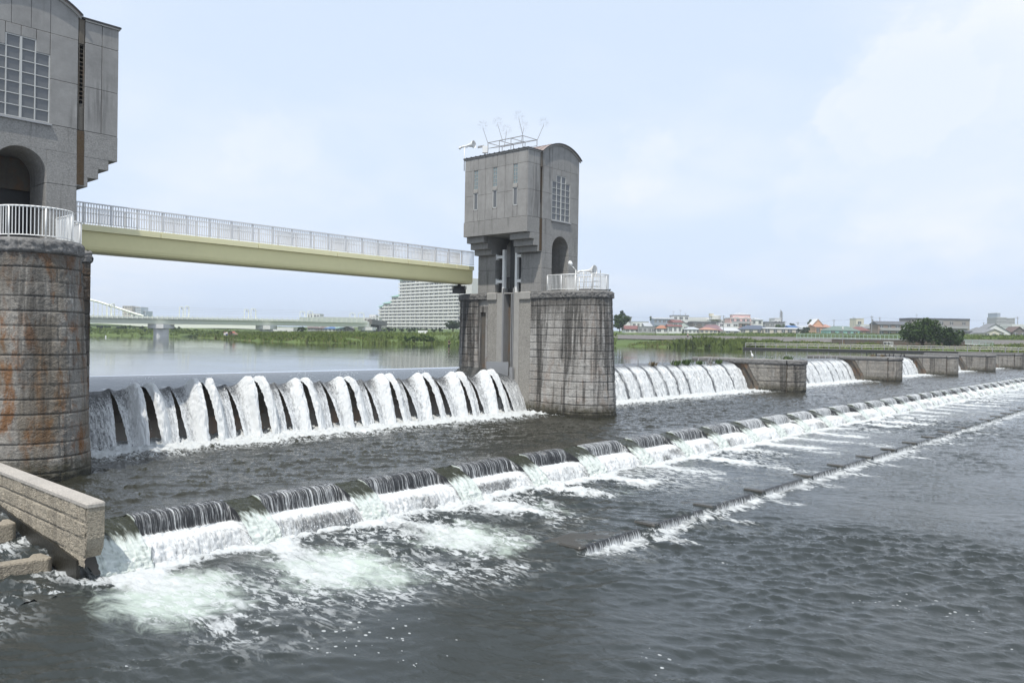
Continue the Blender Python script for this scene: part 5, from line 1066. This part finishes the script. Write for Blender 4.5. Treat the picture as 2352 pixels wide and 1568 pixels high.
# stepped apartment block
A0, B0 = Z7(1220, 790, 700), Z7(2165, 790, 622); e = (B0-A0)*np.array([1, 1, 0]); LW = np.linalg.norm(e); e /= LW; nn = np.array([e[1], -e[0], 0]); nn = nn if nn@FW0 < 0 else -nn
zg = 9.2; FH = 2.75; fr = lambda X_: (X_-1220)/945*LW
t = thing('apartment_block', 'huge stepped white apartment block with green gable roofs and rows of balconies', 'building', (*A0[:2], zg))
steps = [(1220, 1272, 7), (1272, 1376, 8), (1376, 1476, 10), (1476, 2165, 15)]
APW = paint('apartment_wall', (.6, .585, .55), .8, .05); APB = paint('balcony_white', (.72, .71, .67), .7, .05); GRN_R = paint('roof_copper_green', (.25, .42, .36), .6, .08)
for X0, X1, nf in steps:
    a, b = fr(X0), fr(X1); c = A0[:2]+e[:2]*(a+b)/2; H = nf*FH+.9
    M().obox((*c-nn[:2]*6.5, zg+H/2), e*(b-a)/2, nn*6, (0, 0, H/2)).build('wall', APW, t)
    if X0 < 1400 or X0 == 1476:
        bb = b if X0 < 1400 else a+22; cc = A0[:2]+e[:2]*(a+bb)/2; z = zg+H; pts = [(*(A0[:2]+e[:2]*s_+nn[:2]*q_), z+(0 if k_ == 0 else 2.6)) for s_, q_, k_ in ((a-1., 1.6, 0), (bb, 1.6, 0), (bb, -12, 0), (a-1., -12, 0), (bb, -3, 1), (bb, -8, 1))]
        M().add(pts, [(0, 1, 4), (0, 4, 5, 3), (2, 3, 5), (1, 2, 5, 4), (3, 2, 1, 0)]).build('roof', GRN_R, t)
rr = random.Random(2)
for f in range(15):
    a = min(fr(X0) for X0, X1, nf in steps if nf > f); b = fr(2165); z = zg+FH*f
    m = M(); c = A0[:2]+e[:2]*(a+b)/2; m.obox((*(c+nn[:2]*.95), z+.62), e*(b-a)/2, nn*.06, (0, 0, .55)); m.obox((*(c+nn[:2]*.3), z+.02), e*(b-a)/2, nn*.8, (0, 0, .09)); m.build('balcony', APB, t)
    m = M(); s_ = a+.8
    while s_ < b-2.5:
        w2 = rr.uniform(1.2, 2.6); p_ = A0[:2]+e[:2]*(s_+w2/2); m.obox((*(p_-nn[:2]*.5), z+1.55), e*w2/2, nn*.04, (0, 0, .85)); s_ += w2+rr.uniform(.6, 1.6)
    m.build('window_row', GLASS, t)
    p_ = B0[:2]+e[:2]*3.4; m = M(); m.obox((*(p_-nn[:2]*1.98), z+1.6), e*.55, nn*.06, (0, 0, .6)); m.build('window', GLASS, t)
s_ = 3.
while s_ < LW-1:
    nf = [q_[2] for q_ in steps if fr(q_[0]) <= s_][-1]; p_ = A0[:2]+e[:2]*s_; M().obox((*(p_+nn[:2]*.25), zg+nf*FH/2), e*.1, nn*.72, (0, 0, nf*FH/2-.1)).build('party_wall', APB, t); s_ += 6.2
c = B0[:2]+e[:2]*6.; M().obox((*(c-nn[:2]*9), zg+20.2), e*5.9, nn*7, (0, 0, 20.2)).build('end_wall', APW, t)

# railway bridge with gantries, arch bridge behind it
BW = paint('bridge_cream', (.74, .755, .67), .6, .05); BWD = paint('bridge_cream_deep', (.62, .645, .54), .6, .05)
xa, xb = 220., 1470.; da, db = 271., 398.
def BP(px, zpx): return None
def bpt(px, y6): # px in the 4096 picture, height given by picture row
    k = (px-xa)/(xb-xa); d = 1/(1/da*(1-k)+1/db*k); return P(px, y6, d)
back = np.array([FW0[0], FW0[1], 0])*9.
PIERW = paint('pale_pier_concrete', (.66, .66, .64), .8, .1)
rb = thing('railway_bridge', 'long cream railway girder bridge crossing the water behind the footbridge', 'bridge', bpt(800, 1290))
yy = lambda px, l, r: l+(r-l)*(px-358)/(1454-358)
def band(nm, l0, r0, l1, r1, mat, off=0., th=9.):
    pts = []
    for px in (xa, xb):
        for l, r in ((l0, r0), (l1, r1)):
            p_ = bpt(px, yy(px, l, r))-back/9*off; pts += [p_, p_+back/9*th]
    return M().add(pts, [(0, 4, 6, 2), (1, 3, 7, 5), (0, 2, 3, 1), (4, 5, 7, 6), (2, 6, 7, 3), (0, 1, 5, 4)]).build(nm, mat, rb)
band('girder', 1290, 1306.5, 1270, 1291.5, BWD); band('deck_edge', 1270, 1291.5, 1264, 1285, BW, 1.2, 11)
band('parapet', 1264, 1285, 1261.5, 1282.5, BW, .9, .3); band('rail', 1257.5, 1275.5, 1256.8, 1274.8, BW, .9, .12)
for i in range(64):
    px = xa+(xb-xa)*i/63; a = bpt(px, yy(px, 1271, 1292))-back/9*1.35; b = bpt(px, yy(px, 1257, 1275))-back/9*1.35; M().tube(a, b, .14, .14, 4).build('deck_bracket', BW, rb)
pw = M(); pts = [bpt(p_, yy(p_, 1262, 1284)) for p_ in (1200, 1454)]; pt2 = [bpt(p_, yy(p_, 1252, 1273)) for p_ in (1200, 1454)]
pw.add([pts[0]-back/9, pts[1]-back/9, pt2[1]-back/9, pt2[0]-back/9]+[q_-back/9*.8 for q_ in (pts[0], pts[1], pt2[1], pt2[0])], [(0, 1, 2, 3), (7, 6, 5, 4), (3, 2, 6, 7)]).build('noise_wall', BW, rb)
for px, w_, yb, colr in ((340+778/2.735, 2.4, 1348, PIERW), (340+1950/2.735, 2.6, 1328, PIERW), (1462, 3., 1322, PIERW)):
    tp = bpt(px, yy(px, 1291, 1307)); zb = P(px, yb, 300)[2] if px < 700 else 3.5; c = tp+back*.5; u2 = RT
    pl = [c+FW0*4.2*math.sin(a)*1.+RT*w_*math.cos(a) for a in np.linspace(0, 2*math.pi, 25)[:-1]]
    m = M(); m.add([(p_[0], p_[1], 1.0) for p_ in pl]+[(p_[0], p_[1], tp[2]-1.6) for p_ in pl], [(i, (i+1) % 24, 24+(i+1) % 24, 24+i) for i in range(24)]); m.obox((c[0], c[1], tp[2]-.85), RT*(w_+.55), FW0*5, (0, 0, .8)); m.build('pier', colr, rb)
v0 = Z7(1045, 770, 403); v1 = Z7(1240, 770, 500); m = M(); along('abutment_viaduct', v0, v1, Z7(1100, 735, 450)[2], Z7(1100, 682, 450)[2], 8, REV, rb)
for X_ in (1065, 1150, 1225):
    p_ = Z7(X_, 780, 452); M().box(p_[0]-.9, p_[0]+.9, p_[1]-.9, p_[1]+.9, 6, Z7(X_, 735, 452)[2]).build('viaduct_column', REV, rb)
def gantry(px0, px1, yt, lb):
    k = (px0-xa)/(xb-xa); d = 1/(1/da*(1-k)+1/db*k)+4; a = P(px0, yy(px0, 1264, 1285), d); b = P(px1, yy(px1, 1264, 1285), d+1.5); zt = P(px0, yt, d)[2]
    t = thing('catenary_gantry', lb, 'gantry', a, 'overhead line gantries on the railway bridge'); w_ = np.linalg.norm(b-a); e2 = (b-a)/w_; r_ = min(1.1, w_*.3)
    M().tube(a, (a[0], a[1], zt-r_), .16, .14, 6).build('post', BW, t); M().tube(b, (b[0], b[1], zt-r_), .22, .2, 6).build('post', BW, t)
    pts = [(*(a+e2*r_*(1-math.cos(x)))[:2], zt-r_+r_*math.sin(x)) for x in np.linspace(0, math.pi/2, 6)]+[(*(b-e2*r_*(1-math.cos(x)))[:2], zt-r_+r_*math.sin(x)) for x in np.linspace(math.pi/2, 0, 6)]
    M().path(pts, .16, 6).build('crossbeam', BW, t); c = (a+b)/2; M().path([(*c[:2], zt), (*c[:2], zt-.9), (*(c+e2*.8)[:2], zt-.9)], .07, 4).build('insulator_arm', DARKM, t)
g6 = lambda X: 340+X/2.735; h6 = lambda Y_: 1100+Y_/2.735; g7 = lambda X: 1100+X/2.94; h7 = lambda Y_: 1050+Y_/2.94
for (a, b, y_, lb) in ((g6(243), g6(290), h6(318), 'leftmost gantry, overlapping the white arch'), (g6(290), g6(322), h6(312), 'second gantry from the left beside the arch'), (g6(1032), g6(1073), h6(347), 'gantry left of the one with a round mirror-like disc'), (g6(1094), g6(1136), h6(340), 'gantry with a round disc on its right post'), (g6(1742), g6(1789), h6(374), 'left gantry of the pair above the second bridge pier'), (g6(1815), g6(1867), h6(368), 'right gantry of the pair above the second bridge pier'), (g7(293), g7(350), h7(575), 'left gantry of the pair before the long white hall'), (g7(385), g7(444), h7(572), 'right gantry of the pair before the long white hall'), (g7(880), g7(940), h7(594), 'second gantry from the bridge end'), (g7(980), g7(1046), h7(590), 'gantry nearest the bridge end')):
    gantry(a, b, y_, lb)
m = M()
for (l, r) in ((h6(330), h7(575)), (h6(352), h7(590)), (h6(372), h7(604)), (h6(395), h7(622))):
    for i in range(8): m.tube(*[bpt(px, yy(px, l, r))+back*.5 for px in (xa+(xb-xa)*i/8, xa+(xb-xa)*(i+1)/8)], .022, .022, 3)
tag(m.build('overhead_wires', STEEL), 'thin overhead wires strung along the railway bridge gantries', 'wires')
ab = thing('arch_bridge', 'pale arch bridge seen low behind the railway bridge at the left', 'bridge', Z6(300, 470, 470))
arc = [(-700, 300), (-520, 250), (-350, 225), (-200, 220), (-60, 235), (50, 262), (150, 285), (250, 318), (350, 350), (450, 383), (550, 415), (640, 440)]
m = M()
for (x0, y0), (x1, y1) in zip(arc[:-1], arc[1:]): m.tube(Z6(x0, y0+8, 470), Z6(x1, y1+8, 470), .65, .65, 4)
m.build('arch', BW, ab)
m = M()
for X_ in range(-640, 600, 46):
    y_ = np.interp(X_, *zip(*arc)); m.tube(Z6(X_, y_+8, 470), Z6(X_, 480, 470), .22, .22, 4)
m.build('hanger', BW, ab)
xs_ = np.linspace(-900, 1900, 50); top = [(X_, 478+.033*(X_-50)) for X_ in xs_]; bot = [(X_, 512+.036*(X_-50)+18*max(0, math.cos((X_-900)/500))**2) for X_ in xs_]
m = M().add([p_ for (x0, y0), (x1, y1) in zip(top, bot) for p_ in (Z6(x0, y0, 470), Z6(x1, y1+14, 470), Z6(x0, y0, 484), Z6(x1, y1+14, 484))], [f_ for i in range(49) for f_ in ((4*i, 4*i+1, 4*i+5, 4*i+4), (4*i+1, 4*i+3, 4*i+7, 4*i+5), (4*i+2, 4*i, 4*i+4, 4*i+6))])
m.build('haunched_girder', BW, ab)
gh = Z6(2050, 600, 380); along('greenhouse', Z6(2030, 590, 380), Z7(270, 780, 372), Z6(2100, 600, 380)[2]-2, Z6(2100, 574, 380)[2], 6, WM['white']); o = bpy.data.objects['greenhouse']; tag(o, 'long white low shed under the right part of the railway bridge', 'shed')

# roof tank, chimney, poles and wires
c = Z1(1107, 208, 474); t = thing('water_tank', 'cream square water tank standing on legs above the white flats', 'tank', c); hw = np.linalg.norm(Z1(1085, 200, 474)-Z1(1129, 200, 474))/2; z0, z1 = Z1(1107, 180, 474)[2], Z1(1107, 146, 474)[2]
M().obox((c[0], c[1], (z0+z1)/2), RT*hw, FW0*hw, (0, 0, (z1-z0)/2)).build('tank', WM['cream'], t)
for s1 in (-.8, .8):
    for s2 in (-.8, .8): p_ = c+RT*hw*s1+FW0*hw*s2; M().tube((p_[0], p_[1], c[2]-.5), (p_[0], p_[1], z0), .12, .12, 5).build('leg', STEEL, t)
c = Z1(1157, 212, 474); tag(M().lathe(c, (0, 0, 1), [(0, 3), (Z1(1157, 170, 474)[2]-c[2], 3), (Z1(1157, 167, 474)[2]-c[2], 2.6), (Z1(1157, 167, 474)[2]-c[2], 0)], 20).build('round_tank', WM['white']), 'white round roof tank right of the cream one on legs', 'tank')
c = Z1(1872, 240, 466); zt = Z1(1872, 122, 466)[2]; t = thing('lattice_chimney', 'thin grey lattice chimney rising over the roofs', 'chimney', c)
m = M(); [m.tube((c[0]+a, c[1]+b, c[2]), (c[0]+a, c[1]+b, zt-.4), .09, .09, 4) for a in (-.6, .6) for b in (-.6, .6)]
for i in range(14): z = c[2]+(zt-c[2])*i/14; m.tube((c[0]-.6, c[1]-.6, z), (c[0]+.6, c[1]+.6, z+1.4), .07, .07, 4); m.tube((c[0]+.6, c[1]-.6, z), (c[0]-.6, c[1]+.6, z+1.4), .07, .07, 4)
m.build('lattice', STEEL, t); M().tube(c, (c[0], c[1], zt), .35, .3, 10).build('flue', STEEL, t)
poles = [(Z1, 226, 178, 330, 420, 'near the dark trees by the middle pier'), (Z1, 1240, 165, 345, 378, 'tall, in front of the purple-brown roof'), (Z1, 1563, 195, 330, 430, 'before the white block beside the pink building'), (Z1, 1755, 215, 340, 430, 'left of the lattice chimney'), (Z1, 1912, 228, 340, 420, 'right of the lattice chimney'), (Z1, 2055, 240, 345, 420, 'left of the blue roof'), (Z2, 262, 212, 330, 430, 'behind the turquoise house'), (Z2, 676, 172, 385, 376, 'tall and cluttered, left of the brown house'), (Z2, 766, 184, 290, 420, 'above the brown house roof'), (Z2, 1907, 245, 350, 430, 'left of the wide white gable'), (Z2, 2280, 183, 330, 430, 'at the right edge beside the white flat house')]
pt_ = {}
for i, (Zf, X_, yt, yb, d, lb) in enumerate(poles):
    b = Zf(X_, yb, d); zt = Zf(X_, yt, d)[2]; t = thing('utility_pole', 'grey utility pole '+lb, 'pole', b, 'utility poles among the houses'); pt_[i] = np.array([b[0], b[1], zt-.4])
    M().tube(b, (b[0], b[1], zt), .2, .13, 7).build('pole', STEEL, t); m = M(); m.tube(pt_[i]-RT*.9, pt_[i]+RT*.9, .07, .07, 4); m.tube(pt_[i]-RT*.7-[0, 0, .7], pt_[i]+RT*.7-[0, 0, .7], .06, .06, 4); m.build('crossarm', STEEL, t)
    if i in (1, 7): M().tube(pt_[i]+RT*.4-[0, 0, 2.2], pt_[i]+RT*.4-[0, 0, 1.2], .28, .28, 8).build('transformer', STEEL, t)
def wire(a, b, label, sag=.6):
    m = M(); pts = [a+(b-a)*s_-np.array([0, 0, sag*4*s_*(1-s_)]) for s_ in np.linspace(0, 1, 9)]; m.path(pts, .028, 3); tag(m.build('overhead_wire', DARKM), label, 'wire', 'overhead wires between utility poles')
for a, b in ((0, 1), (2, 3), (3, 4), (4, 5), (5, 6), (6, 7), (7, 8), (9, 10)): wire(pt_[a], pt_[b], 'overhead wire from the pole '+poles[a][5].split(',')[-1].strip()[:46])
wire(pt_[8], pt_[8]+(Z2(1760, 222, 420)-pt_[8]), 'overhead wire running behind the taupe house roof'); wire(Z2(1760, 222, 420), pt_[10], 'overhead wire above the wide white gable to the right edge')
for Zf, X_, yt, yb, d, lb in ((Z1, 770, 105, 165, 445, 'tall thin roof aerial on the three-storey white house'), (Z1, 694, 118, 185, 445, 'roof aerial at the left corner of the three-storey white house'), (Z2, 478, 185, 290, 430, 'thin aerial mast left of the cream block'), (Z2, 1172, 152, 205, 386, 'roof aerial on the taupe house'), (Z1, 826, 142, 168, 445, 'short roof aerial at the right of the three-storey white house')):
    a = Zf(X_, yb, d); zt = Zf(X_, yt, d)[2]; m = M(); m.tube(a, (a[0], a[1], zt), .06, .04, 4)
    for k_ in (.15, .5, .9): m.tube(np.array([a[0], a[1], zt-k_])-RT*.7, np.array([a[0], a[1], zt-k_])+RT*.7, .03, .03, 3)
    tag(m.build('aerial', STEEL), lb, 'aerial', 'roof aerials')

# birds, people, tent, marker
def bird(name, label, p_, h, body, neckm, yaw, group=None):
    t = thing(name, label, 'bird', p_, group); p_ = np.array(p_); f = np.array([math.cos(yaw), math.sin(yaw), 0])
    b0 = p_+[0, 0, h*.16]; ax = np.array([0, 0, 1.])*.8+f*.35; ax /= np.linalg.norm(ax)
    m = M(); m.lathe(b0-f*h*.08, ax, [(0, .0), (.04*h, .07*h), (.2*h, .14*h), (.36*h, .13*h), (.48*h, .08*h), (.56*h, .045*h)], 10)
    nk = b0-f*h*.08+ax*h*.54; m.path([nk, nk+f*h*.02+[0, 0, h*.12], nk+f*h*.06+[0, 0, h*.22]], h*.04, 6); hd = nk+f*h*.08+[0, 0, h*.25]
    m.lathe(hd-f*h*.06, f, [(0, 0), (.03*h, .045*h), (.08*h, .045*h), (.12*h, .02*h), (.24*h, .004*h)], 8)
    m.add([b0-f*h*.1+np.array([-f[1], f[0], 0])*h*.05, b0-f*h*.1-np.array([-f[1], f[0], 0])*h*.05, b0-f*h*.28-[0, 0, h*.12]], [(0, 1, 2)]); m.build('body', body, t, True)
    m = M()
    for s_ in (-.04, .04): q_ = p_+np.array([-f[1], f[0], 0])*h*s_; m.tube(q_, q_+[0, 0, h*.2], h*.015, h*.015, 4)
    m.build('legs', neckm, t)
BIRD = paint('cormorant_black', (.02, .02, .022), .5, .1); EGR = paint('egret_white', (.82, .82, .8), .6, .03); BEAK = paint('beak_yellow', (.5, .35, .05), .5, .05)
bl = ['leftmost dark cormorant on the second low pier', 'second cormorant from the left, beside brown weeds', 'third cormorant from the left, upright', 'fourth cormorant, hunched among brown weeds', 'fifth cormorant from the left', 'sixth cormorant, slim and upright', 'seventh cormorant from the left', 'second cormorant from the right', 'rightmost cormorant of the row']
for i, X_ in enumerate((702, 750, 800, 853, 893, 938, 980, 1058, 1095)):
    y_ = 40.6-i*1.05; x_ = 112.2 if i > 5 else 111.7
    s_ = np.array([3200+X_/2.625])*2352/4096; r_ = P(3200+X_/2.625, 1350+204/2.625, 100)-np.array([0, 0, CH]); kx = 112.3/r_[0]; yv = r_[1]*kx
    bird('cormorant', bl[i], (112.3, yv, 3.26), .62 if i not in (1, 3) else .5, BIRD, BIRD, 3.6+(i*1.7) % 1.5-.7, 'cormorants on the low pier')
r_ = P(2400+1592/2.6133, 1350+206/2.6133, 80)-np.array([0, 0, CH]); kx = 80./r_[0]
bird('egret', 'single white egret standing on the nearest low pier', (80., r_[1]*kx, 3.26), .85, EGR, BEAK, 2.6)
for X_, lb in ((760, 'brown weed clump left of the middle cormorants'), (860, 'brown weed clump under the hunched cormorant')):
    r_ = P(3200+X_/2.625, 1350+206/2.625, 100)-np.array([0, 0, CH]); tuft('dry_weed', lb, 'weed', (112.5, r_[1]*112.5/r_[0], 3.2), 50, .4, .3, DRY, X_)
SKIN = paint('skin', (.5, .32, .23), .6, .05); HAIR = paint('hair', (.03, .025, .02), .6, .1)
def person(label, base, pose, top, bottom, face, s=1.):
    base = np.array(base, float); t = thing('person', label, 'person', base); f = np.array([math.cos(face), math.sin(face), 0]); l = np.array([-f[1], f[0], 0]); u = np.array([0, 0, 1.])
    if pose == 'stand': hip = .9; J = dict(pel=u*.92, ch=u*1.32+f*.02, nk=u*1.48, hd=u*1.64+f*.02, kL=l*.1+u*.48+f*.02, kR=-l*.1+u*.48, fL=l*.11+u*.06, fR=-l*.11+u*.06, tL=l*.11+u*.03+f*.14, tR=-l*.11+u*.03+f*.14, sL=l*.18+u*1.4, sR=-l*.18+u*1.4, eL=l*.24+u*1.12+f*.05, eR=-l*.22+u*1.14+f*.1, wL=l*.2+u*1.0+f*.28, wR=-l*.12+u*1.08+f*.33)
    else: J = dict(pel=u*.42, ch=u*.82+f*.03, nk=u*.98, hd=u*1.14+f*.04, kL=l*.14+u*.45+f*.42, kR=-l*.14+u*.45+f*.42, fL=l*.14+u*.06+f*.5, fR=-l*.14+u*.06+f*.5, tL=l*.14+u*.03+f*.64, tR=-l*.14+u*.03+f*.64, sL=l*.18+u*.9, sR=-l*.18+u*.9, eL=l*.24+u*.66+f*.12, eR=-l*.24+u*.66+f*.12, wL=l*.12+u*.6+f*.36, wR=-l*.12+u*.6+f*.36)
    R_ = dict(pel=.13, ch=.15, nk=.055, hd=.095, kL=.06, kR=.06, fL=.045, fR=.045, tL=.035, tR=.035, sL=.065, sR=.065, eL=.045, eR=.045, wL=.035, wR=.035)
    E_ = [('pel', 'ch'), ('ch', 'nk'), ('nk', 'hd'), ('pel', 'kL'), ('kL', 'fL'), ('fL', 'tL'), ('pel', 'kR'), ('kR', 'fR'), ('fR', 'tR'), ('ch', 'sL'), ('sL', 'eL'), ('eL', 'wL'), ('ch', 'sR'), ('sR', 'eR'), ('eR', 'wR')]
    def skin(nm, names, mat, grow):
        names = [k_ for k_ in J if k_ in names]; me = bpy.data.meshes.new(nm); me.from_pydata([tuple(J[k_]*s) for k_ in names], [(names.index(a), names.index(b)) for a, b in E_ if a in names and b in names], [])
        o = bpy.data.objects.new(nm, me); COL.objects.link(o); o.parent = t; mo = o.modifiers.new('skin', 'SKIN'); o.modifiers.new('sub', 'SUBSURF').levels = 1; o.modifiers['sub'].render_levels = 1; me.materials.append(mat)
        for i, k_ in enumerate(names): me.skin_vertices[0].data[i].radius = ((R_[k_]+grow)*s,)*2
        me.skin_vertices[0].data[0].use_root = True
    skin('body', set(J), SKIN, 0); skin('shirt', {'pel', 'ch', 'sL', 'sR', 'eL', 'eR'}, top, .018); skin('trousers', {'pel', 'kL', 'kR', 'fL', 'fR'}, bottom, .02)
    M().lathe(base+(J['hd']-f*.01)*s, u, [(0, .11*s), (.05*s, .11*s), (.1*s, .075*s), (.13*s, 0)], 10).build('hair', HAIR, t, True)
CL = {k_: paint('cloth_'+k_, c, .9, .05) for k_, c in dict(black=(.02, .02, .022), white=(.7, .7, .7), red=(.45, .06, .04), blue=(.06, .1, .25), grey=(.2, .2, .2)).items()}
px, py = 1100+2045/2.94, 1050+985/2.94; dd = 166.; b = P(px, py, dd)
person('angler in dark clothes wading off the green spit', (b[0], b[1], POOL-.4), 'stand', CL['black'], CL['black'], 4.4, 1.05)
b2 = np.array([b[0], b[1], POOL+.75]); tag(M().tube(b2+[-.1, -.35, 0], b2+[-1.6, -3.2, 1.5], .02, .008, 4).build('fishing_rod', DARKM), 'thin dark rod held out by the wading angler', 'fishing rod')
for X_, Y_, tp_, bt_, lb, ps in ((1528, 662, 'black', 'white', 'person in black and white sitting left of the brown tarp', 'sit'), (1550, 668, 'white', 'blue', 'person in white standing at the water below the brown tarp', 'sit'), (1625, 662, 'red', 'grey', 'person in red sitting right of the brown tarp', 'sit')):
    p_ = Z6(X_, Y_, 236); z_, _ = landz(np.array([[p_[0]]]), np.array([[p_[1]]])); person(lb, (p_[0], p_[1], max(z_[0, 0]+.3, p_[2])), ps, CL[tp_], CL[bt_], 4.2, 1.2)
p_ = Z1(851, 408, 256); person('person sitting on the edge of the dark block slope', (p_[0], p_[1], p_[2]), 'sit', CL['grey'], CL['black'], 3.5, 1.1)
p_ = Z1(1306, 412, 254); m = M(); m.bbox(p_[0]-.5, p_[0]+.5, p_[1]-1.2, p_[1]+1.2, p_[2]+.38, p_[2]+.5, .03); m.box(p_[0]-.4, p_[0]+.4, p_[1]-1, p_[1]-.8, p_[2]-.1, p_[2]+.4); m.box(p_[0]-.4, p_[0]+.4, p_[1]+.8, p_[1]+1, p_[2]-.1, p_[2]+.4); tag(m.build('bench', DARKM), 'dark bench on top of the block slope', 'bench')
t = thing('tarp_shelter', 'brown tarp shelter pitched among the reeds on the green spit', 'tent', Z6(1590, 650, 240)); a = Z6(1558, 652, 238); b = Z6(1640, 650, 238); c = Z6(1598, 612, 242)
M().add([a, b, c, c+FW0*3, a+FW0*3, b+FW0*3, a+[0, 0, .06], b+[0, 0, .06]], [(0, 2, 3, 4), (1, 5, 3, 2)]).build('tarp', paint('brown_tarp', (.22, .13, .09), .8, .1), t); M().tube((c[0], c[1], a[2]-.5), c, .05).build('pole', STEEL, t)
c = Z6(227, 684, 240); tp = Z6(227, 659, 240); tag(M().tube((c[0], c[1], POOL-1), (c[0], c[1], tp[2]), .22, .18, 8).build('marker_post', WHITE), 'white marker post standing in the upstream pool at the left', 'post')

# ------------------------------------------------------------------ summer haze over the far bank
hm = bpy.data.materials.new('haze'); hm.use_nodes = True; ht = hm.node_tree; ht.nodes.clear()
ho = ht.nodes.new('ShaderNodeOutputMaterial'); hv = ht.nodes.new('ShaderNodeVolumePrincipled'); ht.links.new(hv.outputs[0], ho.inputs['Volume'])
hv.inputs['Color'].default_value = (.86, .92, 1, 1); hv.inputs['Density'].default_value = .0003; hv.inputs['Anisotropy'].default_value = .2
struct(M().box(-420, 2600, -620, 2600, -4.2, 62).build('haze', hm), 'stuff')
